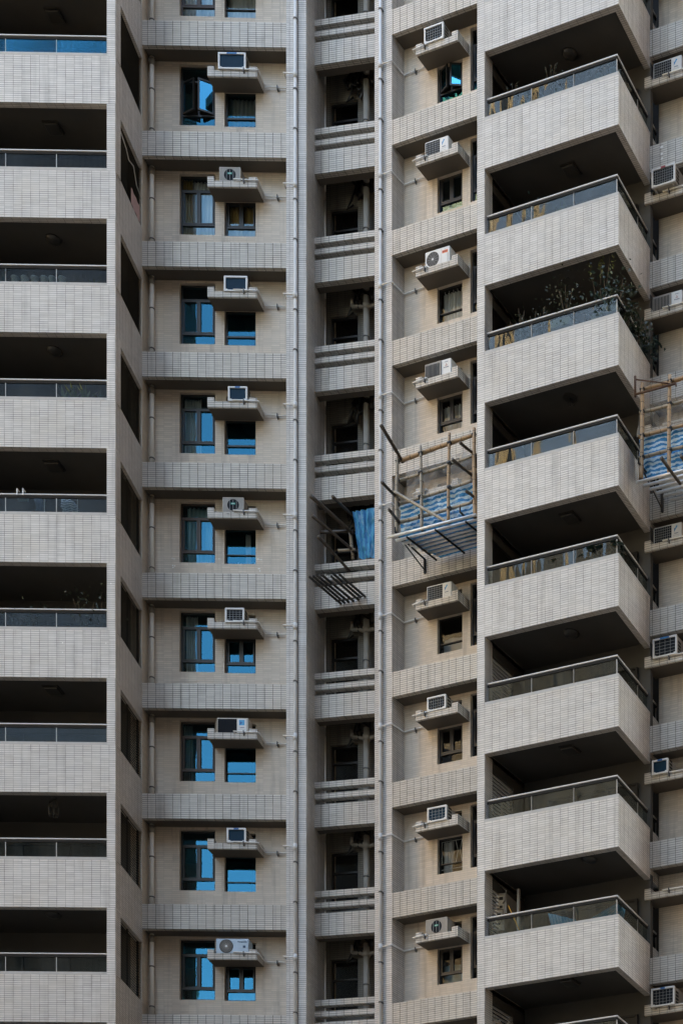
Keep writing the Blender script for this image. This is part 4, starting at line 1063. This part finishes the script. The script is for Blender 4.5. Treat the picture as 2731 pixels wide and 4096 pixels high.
o = empty('planter_box', FLf.w(x, yL + .17, z), FLf.a); tag(o, 'mint green planter box hooked over the fifth left balcony rail', 'planter box')
m = MB(); m.prism([(-.10, -.05), (.10, -.05), (.12, .06), (-.12, .06)], 0, .10); add('trough', m, 'mint', o)
m = MB(); m.box(-.095, -.07, -.13, -.10, .05, .22); m.box(.055, .08, -.13, -.10, .05, .22); m.box(-.095, -.07, -.13, .0, .195, .22); m.box(.055, .08, -.13, .0, .195, .22); add('hook', m, 'white', o)
# towel and hose at the flank of the second left balcony
y0 = B[1] - .75
m = MB(); n = 8; rows = []
for j in range(4):
    rows.append([(side(y0 + .6 * i / n) - .015 + .01 * math.sin(i * 1.7), y0 + .6 * i / n, PH + .02 + .42 * j / 3) for i in range(n + 1)])
for j in range(3):
    for i in range(n): m.face([rows[j][i], rows[j][i + 1], rows[j + 1][i + 1], rows[j + 1][i]], [(0, 0)] * 4)
tag(add('towel', m, 'pink', None, FLf.o(ZLB - P), FLf.a, smooth=True), 'faded pink towel hanging in the flank opening of the second left balcony', 'towel')
m = MB(); m.tube([(side(-1.5) - .02, -1.5, 2.55), (side(-1.2) + .02, -1.2, 2.35), (side(-.95), -.95, 2.25), (side(-.7) + .03, -.7, 2.3), (side(-.4), -.4, 2.05), (side(-.1) + .02, -.1, 1.95)], .012, 6)
tag(add('hose', m, 'pvc_grey', None, FLf.o(ZLB - P), FLf.a, smooth=True), 'thin grey hose looping across the flank louvres above the pink towel', 'hose')

zs_ = lambda k: ZRB - P * (k + 1) + PH
rb = lambda px, d: uR(px, yR + d)
# first right balcony: row of pots, twigs over the rail
for i, (px, kd, h, pt_) in enumerate(((2045, 'twig', .8, None), (2085, 'bush', .35, ('pot_blue', .09,.22)), (2120, 'bush', .30, ('pot_blue', .08,.22)), (2160, 'spiky', .42, ('pot_blue', .08,.22)), (2200, 'twig', .95, None),
                                     (2230, 'bush', .36, ('pot_blue', .10,.22)), (2275, 'bush', .38, ('pot_blue', .09,.22)), (2315, 'spiky', .38, ('pot_dark', .09,.22)), (2355, 'spiky', .40, ('pot_dark', .09,.22)), (2395, 'bush', .40, ('pot_blue', .09,.22)), (2455, 'bush', .45, ('pot_blue', .11, .22)))):
    plant(FR, rb(px, .21), yR + .21, zs_(0) + .02, ['thin twiggy plant rising at the left of the first right balcony', 'low green plant in pale pot next to the twiggy one, first right balcony', 'small plant third along the first right balcony glass', 'upright reed-like plant behind the first right balcony glass', 'tallest thin twig above the first right balcony rail',
          'round leafy plant in the middle of the first right balcony', 'leafy plant just right of the middle on the first right balcony', 'spiky plant in dark pot left of its twin, first right balcony', 'spiky plant in dark pot right of its twin, first right balcony', 'leafy plant second from the corner, first right balcony', 'plant in large blue pot at the corner of the first right balcony'][i], kd, h=h, spread=.11, n=34 if kd == 'bush' else 12, pot=pt_, size=.05 if kd == 'bush' else .012 if kd == 'spiky' else .04, leaf='leaf', grp='pot plants on the first right balcony')
# second right balcony
plant(FR, rb(2120, .22), yR + .22, zs_(1), 'pale variegated shrub behind the second right balcony glass', 'bush', h=.5, spread=.16, n=60, size=.09, pot=None, leaf='leaf_big', name='shrub')
plant(FR, rb(2240, .22), yR + .22, zs_(1), 'yellowish spiky plant in the middle of the second right balcony', 'spiky', h=.4, n=10, size=.03, pot=None, leaf='leaf_lime', name='plant')
# third right balcony, overgrown
ovr = 'plants over the third right balcony rail'
for i, (px, h, s, n_, kd, lf, sz) in enumerate(((2050, .78, .10, 46, 'bush', 'leaf', .06), (2085, 1.0, .10, 60, 'bush', 'leaf', .055), (2130, .82, .14, 60, 'bush', 'leaf', .06), (2170, .92, .13, 80, 'bush', 'leaf', .06), (2265, 1.3, .26, 300, 'bush', 'leaf', .065),
                                        (2420, 1.05, .22, 150, 'bush', 'leaf_big', .12), (2400, 1.9, .28, 40, 'twig', 'leaf_lime', .075), (2465, 1.0, .26, 190, 'bush', 'leaf', .11))):
    plant(FR, rb(px, .24), yR + .24, zs_(2), ['small leafy plant at the left end of the overgrown third right balcony', 'thin upright plant second along the overgrown right balcony', 'low dark plant third along the overgrown right balcony', 'bushy plant left of the big round bush, third right balcony', 'big round bush in the middle of the overgrown right balcony', 'broad leaved dark bush left of the balcony corner, third right balcony', 'tall twigs with yellow green leaves above the overgrown balcony', 'dense dark bush on the corner of the overgrown right balcony'][i], kd, h=h, spread=s, n=n_, pot=None, leaf=lf, size=sz, grp=ovr, name='shrub')
for i, f in enumerate((.25, .5, .78)):
    x = RBc[0] + (RE2[0] - RBc[0]) * f - .25; y = yR + (RE2[1] - yR) * f
    plant(FR, x + .2, y, zs_(2) - .05, ['trailing dark bush over the flank rail nearest the corner', 'middle dark bush over the flank rail of the third right balcony', 'drooping broad leaved bush at the wall end of the flank rail'][i], 'bush', h=.68, spread=.17, n=110, pot=None, leaf='leaf' if i < 2 else 'leaf_big', size=.13, grp=ovr, name='shrub')
for px, w_, nm in ((2242, .30, 'white rectangular planter hung on the middle of the overgrown rail'), (2440, .20, 'grey planter hung at the corner of the overgrown rail')):
    o = MB(); o.prism([(-w_ * .9, -.08), (w_ * .9, -.08), (w_, .08), (-w_, .08)], 0, .19)
    tag(add('planter', o, 'pot' if px < 2300 else 'sill', None, FR.w(rb(px, .20), yR + .20, zs_(2) + .18), FR.a), nm, 'planter', ovr)
o = MB(); o.box(-.15, .15, 0, .02, 0, .30); tag(add('board', o, 'sill', None, FR.w(rb(2385, .2), yR + .2, zs_(2) + .0), FR.a), 'square grey board leaning behind the overgrown balcony glass', 'board')
# fifth right balcony: broad leaves
for i, (px, h, n_, sz) in enumerate(((2225, .34, 7, .15), (2370, .36, 7, .20), (2420, .50, 9, .21), (2455, .40, 7, .20))):
    plant(FR, rb(px, .24), yR + .24, zs_(4), ['low broad leaved plant in the middle of the fifth right balcony', 'broad leaved plant left of the corner group, fifth right balcony', 'tallest broad leaved plant of the corner group, fifth right balcony', 'broad leaved plant right at the corner, fifth right balcony'][i], 'broad', h=h, n=n_, pot=('pot_dark', .10, .12), leaf='leaf_big', size=sz, grp='broad leaved plants on the fifth right balcony')
# eighth right balcony: stacked outdoor units, pole, blue cloth
for i, (px, py, nm) in enumerate(((2003, 3655, 'upper grey outdoor unit seen end on inside the eighth right balcony'), (1995, 3722, 'lower grey outdoor unit seen end on inside the eighth right balcony'))):
    d = yR + .75; u = uR(px, d); z = FR.z(px, d, py)
    o = empty('air_conditioner', FR.w(u, d, z), FR.a + R(8)); tag(o, nm, 'air conditioner', 'outdoor units inside the balcony')
    m = MB(); m.box(-.14, .14, 0, .7, 0, .52); add('casing', m, 'sill', o, bevel=.015)
    m = MB(); m.box(-.08, .08, -.006, 0, .04, .47); add('service_panel', m, 'cream', o)
    m = MB(); m.box(-.05, .05, -.012, -.006, .34, .42); m.box(-.04, .04, -.010, -.006, .14, .20); add('handle', m, 'black', o)
    m = MB(); m.tube([(.05, -.02, .25), (.13, -.05, .3), (.16, -.04, .55), (.02, -.02, .68), (-.12, 0, .74), (-.18, 0, 1.0)] if i == 0 else [(.05, -.02, .22), (.14, -.05, .3), (.12, -.04, .5), (-.1, -.02, .56), (-.18, 0, .62)], .016, 8); add('lagged_pipe', m, 'pvc_old', o, smooth=True)
m = MB(); m.tube([FR.pt(2032, 3622, yR + .5), FR.pt(2078, 3725, yR + .35)], .013, 8); tag(add('pole', m, 'yellow'), 'orange yellow pole leaning inside the eighth right balcony', 'pole')
m = MB(); m.box(-.03, .03, -.03, .03, 0, 2.5); tag(add('partition_post', m, 'sill', None, FR.w(rb(2073, .9), yR + .9, ZRB - P * 8 + .27), FR.a), 'grey upright post behind the yellow pole on the eighth right balcony', 'post')
def drape(fr, corners, mat, label, sag=.05):
    a, b, c, d_ = [Vector(p) for p in corners]; n = 12; m = MB(); rows = []
    for j in range(n + 1):
        row = []
        for i in range(n + 1):
            p = a.lerp(b, i / n).lerp(d_.lerp(c, i / n), j / n); p += Vector((0, math.sin(i * 1.4) * .015, -sag * math.sin(math.pi * i / n) * math.sin(math.pi * j / n))); row.append(p)
        rows.append(row)
    for j in range(n):
        for i in range(n): m.face([rows[j][i], rows[j][i + 1], rows[j + 1][i + 1], rows[j + 1][i]], [(i / n, j / n), ((i + 1) / n, j / n), ((i + 1) / n, (j + 1) / n), (i / n, (j + 1) / n)])
    return tag(add('cloth', m, mat, None, smooth=True), label, 'cloth', 'blue sheets on the eighth right balcony')
drape(FR, [FR.pt(2190, 3652, yR + .35), FR.pt(2300, 3678, yR + .3), FR.pt(2320, 3720, yR + .3), FR.pt(2206, 3720, yR + .4)], 'cloth_blue', 'left piece of faded blue sheet drooping behind the eighth right balcony glass')
drape(FR, [FR.pt(2466, 3611, yR + .2), FR.pt(2500, 3640, yR + .5), FR.pt(2490, 3700, yR + .6), FR.pt(2350, 3680, yR + .3)], 'cloth_blue', 'pleated blue sheet stretched to the corner of the eighth right balcony')

# ------------------------------------------------------------------ scaffolds
def bamboo(root, p0, p1, r=.04, mat='bamboo', name='bamboo_pole'):
    p0, p1 = Vector(p0) - root.location, Vector(p1) - root.location; l = (p1 - p0).length; n = max(3, int(l / .155)); path = []; rr = []
    bend = Vector((random.uniform(-1, 1), random.uniform(-1, 1), random.uniform(-1, 1))) * l * .010
    for i in range(n + 1):
        f = i / n; path.append(p0.lerp(p1, f) + bend * math.sin(math.pi * f)); rr.append(r * (1.0 - .18 * f) * (1.12 if i % 2 == 0 else 1.0))
    m = MB(); m.tube(path, r, 8, 0, True, rr); return add(name, m, mat, root, smooth=True)
def lash(root, p, r=.055, mat='black'):
    p = Vector(p) - root.location; m = MB(); m.tube([p + Vector((0, 0, -.03)), p + Vector((0, 0, .035))], r, 8); m.tube([p + Vector((-.045, -.02, -.02)), p + Vector((.05, -.02, .03))], r * .8, 7)
    m.tube([p + Vector((0, -.04, 0)), p + Vector((.06, -.08, -.07))], .008, 4); add('lashing', m, mat, root)
def bar(root, p0, p1, r, mat, name, n=6):
    m = MB(); m.tube([Vector(p0) - root.location, Vector(p1) - root.location], r, n); return add(name, m, mat, root, smooth=True)
def sheet(name, tl, tr, br, bl, mat, label, cat, nx=40, ny=26, amp=.05, ns=2.2, pull=(), hang=0.0, grp=None):
    a, b, c, d = [Vector(p) for p in (tl, tr, br, bl)]; m = MB(); rows = []; n3 = (b - a).cross(d - a).normalized(); W, Hh = (b - a).length, (d - a).length
    for j in range(ny + 1):
        row = []
        for i in range(nx + 1):
            s, t = i / nx, j / ny; p = a.lerp(b, s).lerp(d.lerp(c, s), t)
            k = noise.noise(Vector((s * W * ns, t * Hh * ns * .45, 3.1))) + .5 * noise.noise(Vector((s * W * ns * 3, t * Hh * ns * 1.2, 8.4))) + .3 * noise.noise(Vector((s * W * 14, t * Hh * 9, 1)))
            fold = sum(.9 * math.exp(-((s - px - (s - px) * t * .3) / .05) ** 2) * math.exp(-t * 1.5) for px in pull)
            edge = min(1, 4 * t + .15)
            p = p + n3 * (amp * (k * edge + fold)); p.z -= hang * math.sin(math.pi * s * max(1, len(pull))) ** 2 * (1 - t)
            row.append(p)
        rows.append(row)
    for j in range(ny):
        for i in range(nx):
            q = [(j, i), (j, i + 1), (j + 1, i + 1), (j + 1, i)]
            m.face([rows[y][x] for y, x in q], [(x / nx * W, -y / ny * Hh) for y, x in q])
    return tag(add(name, m, mat, None, smooth=True), label, cat, grp)

# right bay scaffold
D1 = -1.05
root = empty('bamboo_scaffold', FR.pt(1697, 2293, 0)); tag(root, 'bamboo scaffold with steel tube platform bracketed to the right window bay', 'scaffold', 'bamboo scaffolds')
V = lambda px, py, d=D1: FR.pt(px, py, d)
posts = [((1590, 1826), (1587, 2142), .050, 'bamboo_grey'), ((1681, 1784), (1686, 2122), .042, 'bamboo_grey'), ((1796, 1733), (1792, 2092), .042, 'bamboo'), ((1895, 1714), (1900, 2072), .050, 'bamboo')]
for a, b, r, mt in posts: bamboo(root, V(*b, D1 - .05), V(*a, D1 - .05), r, mt)
hz = [((1602, 1843), (1896, 1739), .052, 'bamboo'), ((1592, 1923), (1895, 1822), .038, 'bamboo_grey'), ((1596, 2016), (1897, 1920), .040, 'bamboo_grey'), ((1596, 2090), (1897, 2006), .040, 'bamboo_grey')]
for a, b, r, mt in hz: bamboo(root, V(*a, D1 + .06), V(*b, D1 + .06), r, mt)
bamboo(root, V(1577, 1967, D1 - .14), V(1796, 2092, D1 - .14), .040, 'bamboo_grey')
for a, b in (((1523, 1700), (1612, 1850)), ((1527, 1929), (1596, 2000)), ((1556, 2039), (1600, 2092)), ((1840, 1771), (1898, 1817)), ((1809, 1838), (1898, 1910)), ((1866, 1967), (1899, 1993))):
    bamboo(root, V(*a, D1 - .75), V(*b, D1 + .1), .038 if a[1] > 1710 else .046, 'bamboo_dark')
for h in hz:
    for p in posts:
        f = (p[0][0] - h[0][0]) / (h[1][0] - h[0][0]); lash(root, V(p[0][0], h[0][1] + (h[1][1] - h[0][1]) * f, D1 - .03))
zpl = FR.z(1726, D1 - .1, 2114)
xa, xb = uR(1556, D1 - .1), uR(1912, D1 - .1)
offs = [-.18, .0, .15, .29, .42, .56, .70, .84]
for i, o_ in enumerate(offs):
    d = D1 + o_; bar(root, FR.w(xa + .13 * i * .8 + random.uniform(-.05, .05), d, zpl), FR.w(xb + random.uniform(-.1, .1), d, zpl + random.uniform(-.01, .01)), .036, 'galv', 'steel_tube', 10)
for f in (.52, .20, .86):
    u = xa + (xb - xa) * f; m = MB(); m.tube([FR.w(u, D1 - .1, zpl - .05) - root.location, FR.w(u + .12, D1 + .95, zpl - .05) - root.location], .034, 4); add('cross_bar', m, 'dark_metal', root)
def bracket(root, fr, px, py_top, py_bot, d0, reach, name='steel_bracket', mat='dark_metal', width=.05):
    u = fr.u(px, d0); z1, z0 = fr.z(px, d0, py_top), fr.z(px, d0, py_bot); m = MB()
    q = lambda *a: fr.w(*a) - root.location
    m.tube([q(u, d0 - .02, z1), q(u, d0 - .02, z0)], .035, 4); m.tube([q(u, d0 - .03, z1), q(u, d0 - reach, z1)], .035, 4); m.tube([q(u, d0 - .03, z0 + .08), q(u, d0 - reach * .92, z1 - .02)], .022, 4)
    m.tube([q(u, d0 - reach, z1 - .02), q(u, d0 - reach, z1 + .12)], .02, 4)
    add(name, m, mat, root)
bracket(root, FR, 1700, 2239, 2295, 0.0, 1.22); bracket(root, FR, 1955, 2163, 2218, 0.0, 1.22)
sheet('tarpaulin', V(1598, 2014, D1 + .12), V(1896, 1921, D1 + .12), V(1896, 2085, D1 + .25), V(1603, 2158, D1 + .25), 'tarp', 'blue and white striped tarpaulin tied to the scaffold on the right bay', 'tarpaulin', 70, 40, amp=.045, ns=5.5, pull=(.1, .42, .72, .97), hang=.012, grp='tarpaulins')
sheet('tarpaulin', FR.w(xa + .2, D1 - .05, zpl + .06), FR.w(xb - .1, D1 - .05, zpl + .06), FR.w(xb - .1, -.06, zpl + .05), FR.w(xa + .75, -.06, zpl + .02), 'tarp_vert', 'blue tarpaulin spread over the tube platform under the scaffold', 'tarpaulin', nx=30, ny=14, amp=.02, grp='tarpaulins')
sheet('dust_sheet', V(1622, 1880, D1 + .5), V(1893, 1795, D1 + .2), V(1893, 1930, D1 + .2), V(1622, 1998, D1 + .3), 'net', 'translucent grey dust sheet above the striped tarpaulin of the right bay scaffold', 'sheet', amp=.06, grp='dust sheets')

# far right scaffold, running out of the frame
D2 = DRR - 1.0
root = empty('bamboo_scaffold', FR.pt(2643, 2050, DRR)); tag(root, 'bamboo scaffold cut off by the right edge, hung beside the fourth right balcony', 'scaffold', 'bamboo scaffolds')
V2 = lambda px, py, d=D2: FR.pt(px, py, d)
posts = [((2567, 1532), (2562, 1918), .050, 'bamboo'), ((2677, 1500), (2674, 1898), .046, 'bamboo'), ((2790, 1465), (2790, 1870), .046, 'bamboo')]
for a, b, r, mt in posts: bamboo(root, V2(*b, D2 - .05), V2(*a, D2 - .05), r, mt)
hz = [((2560, 1563), (2800, 1489), .052, 'bamboo'), ((2556, 1652), (2800, 1580), .038, 'bamboo_grey'), ((2552, 1748), (2800, 1685), .042, 'bamboo'), ((2551, 1835), (2800, 1772), .042, 'bamboo_grey')]
for a, b, r, mt in hz: bamboo(root, V2(*a, D2 + .06), V2(*b, D2 + .06), r, mt)
for a, b in (((2643, 1831), (2719, 1936)), ((2722, 1824), (2790, 1915))): bamboo(root, V2(*a, D2 - .75), V2(*b, D2 + .05), .042, 'bamboo_dark')
for h in hz:
    for p in posts[:2]:
        f = (p[0][0] - h[0][0]) / (h[1][0] - h[0][0]); lash(root, V2(p[0][0], h[0][1] + (h[1][1] - h[0][1]) * f, D2 - .03))
zp2 = FR.z(2560, D2 - .1, 1928); xa2, xb2 = uR(2546, D2 - .1), uR(2850, D2 - .1)
for i in range(6): d = D2 - .12 + .17 * i; bar(root, FR.w(xa2 + .09 * i, d, zp2), FR.w(xb2, d, zp2), .036, 'galv', 'steel_tube', 10)
bracket(root, FR, 2648, 1968, 2051, DRR, 1.15)
rj = lambda px, py, d=D2 - .1: FR.pt(px, py, d)
for a, b, r in (((2539, 1505), (2539, 1588), .03), ((2541, 1518), (2677, 1535), .018), ((2541, 1577), (2702, 1534), .026), ((2702, 1534), (2702, 1546), .018)): bar(root, rj(*a), rj(*b), r, 'rust', 'rusty_bracket', 5)
sheet('tarpaulin', V2(2552, 1745, D2 + .12), V2(2800, 1683, D2 + .12), V2(2800, 1870, D2 + .2), V2(2560, 1925, D2 + .2), 'tarp', 'striped blue tarpaulin on the scaffold cut off by the right edge', 'tarpaulin', 70, 40, amp=.045, ns=5.5, pull=(.05, .5, .95), hang=.012, grp='tarpaulins')
sheet('dust_sheet', V2(2556, 1560, D2 + .2), V2(2800, 1490, D2 + .2), V2(2800, 1690, D2 + .25), V2(2546, 1750, D2 + .25), 'net', 'translucent grey dust sheet behind the far right bamboo poles', 'sheet', amp=.06, grp='dust sheets')

# recess scaffold
root = empty('bamboo_scaffold', wpt(1397, 2284, 49.95)); tag(root, 'loose bamboo poles sticking out of the dark service recess', 'scaffold', 'bamboo scaffolds')
for a, b, r, mt in (((1242, 1984), (1409, 2133), .050, 'bamboo_dark'), ((1331, 1987), (1408, 2060), .042, 'bamboo_dark'), ((1250, 2064), (1416, 2205), .042, 'bamboo_dark'), ((1272, 2146), (1399, 2286), .042, 'bamboo_dark')):
    bamboo(root, wpt(*a, 48.75), wpt(*b, 49.8), r, mt)
bamboo(root, wpt(1281, 2129, 49.7), wpt(1392, 2125, 49.75), .042, 'bamboo_dark'); bamboo(root, wpt(1350, 2203, 49.7), wpt(1421, 2198, 49.75), .036, 'bamboo_grey')
bamboo(root, wpt(1402, 2132, 49.86), wpt(1412, 2238, 49.86), .045, 'bamboo_grey')
for p in ((1407, 2131), (1415, 2203)): lash(root, wpt(*p, 49.8))
sheet('tarpaulin', wpt(1408, 2044, 49.66), wpt(1500, 2030, 49.62), wpt(1500, 2232, 49.7), wpt(1437, 2234, 49.74), 'tarp_vert', 'crumpled blue tarpaulin hanging in the service recess beside bamboo poles', 'tarpaulin', nx=40, ny=36, amp=.075, ns=3.6, pull=(.08, .3, .55), grp='tarpaulins')
root = empty('tube_rack', wpt(1403, 2449, 50.2)); tag(root, 'rack of grey steel tubes projecting from the recess below the blue tarpaulin', 'rack')
tl = [((1238, 2308), (1403, 2449)), ((1253, 2305), (1420, 2447)), ((1268, 2302), (1440, 2446)), ((1285, 2298), (1462, 2444)), ((1324, 2305), (1476, 2436)), ((1327, 2290), (1490, 2430)), ((1356, 2297), (1506, 2426))]
for a, b in tl:
    m = MB(); p0, p1 = wpt(*a, 48.65) - root.location, wpt(*b, 50.2) - root.location; m.tube([p0, p1], .034, 10, 0, False); m.tube([p0 + (p1 - p0) * .002, p1], .026, 10, 1, True); add('steel_tube', m, ['galv_dark', 'black'], root, smooth=True)
for f in (.22, .62, .80):
    for i0, i1 in ((0, 3), (3, 6)):
        P0 = wpt(*tl[i0][0], 48.65).lerp(wpt(*tl[i0][1], 50.2), f); P1 = wpt(*tl[i1][0], 48.65).lerp(wpt(*tl[i1][1], 50.2), f); dz = Vector((0, 0, -.045)); bar(root, P0 + dz, P1 + dz, .022, 'galv_dark', 'cross_bar', 4)

# ------------------------------------------------------------------ unseen towers: mirrored pair read from reflections, the others added to shape facade light
def tower(x0, x1, y0, y1, h, wall, label, bands=True, step=3.0, face='y'):
    o = empty('unseen_tower', ((x0 + x1) / 2, (y0 + y1) / 2, 0)); tag(o, label, 'building', 'towers across the street')
    cx, cy = o.location.x, o.location.y
    m = MB(); m.box(x0 - cx, x1 - cx, y0 - cy, y1 - cy, 0, h); add('wall', m, wall, o)
    m = MB(); n = int((h - 6) / step)
    for i in range(n):
        z = 5 + i * step
        if face == 'y':
            k = int((x1 - x0) / 4)
            for j in range(k): a = x0 - cx + 1.2 + j * 4; m.box(a, a + 2.0, y1 - cy, y1 - cy + .05, z, z + 1.5)
        elif face == 'n':
            k = int((y1 - y0) / 4)
            for j in range(k): a = y0 - cy + 1.2 + j * 4; m.box(x0 - cx - .05, x0 - cx, a, a + 2.0, z, z + 1.5)
        else:
            k = int((y1 - y0) / 4)
            for j in range(k): a = y0 - cy + 1.2 + j * 4; m.box(x1 - cx, x1 - cx + .05, a, a + 2.0, z, z + 1.5)
    add('window_row', m, 'tower_window', o)
    return o
tower(-96, -69.5, -76, -57, 80, 'tower_grey', 'grey tower across the street, mirrored in the lower left bay windows')
tower(-140, -110, -24, 12, 150, 'tower_cream', 'sunlit beige tower mirrored in the right balcony glass', face='x')
tower(-39, -2, -45, -25, 84, 'tower_grey', 'unseen tall grey tower added behind the viewpoint to block sky light')  # added to hide low sky so lower storeys turn darker
tower(2, 52, -48, -26, 78, 'tower_brown', 'unseen brown tower added right of the tall grey one to block sky light')  # other half of the added row that blocks low sky
tower(17, 45, -20, 37, 140, 'tower_brown', 'unseen brown tower added close on the right to shade the balcony flanks', face='n')  # added out of view to keep sky light off the flanks
tower(-100, -72, -42, -9, 86, 'tower_grey', 'unseen grey tower added between the beige and mirrored grey ones to block sky light')  # added to narrow the open sky on the left
tower(-60, -41, -60, -42, 34, 'tower_brown', 'unseen lower brown block added between the grey towers to block sky light')  # low blocker added in the remaining sky gap
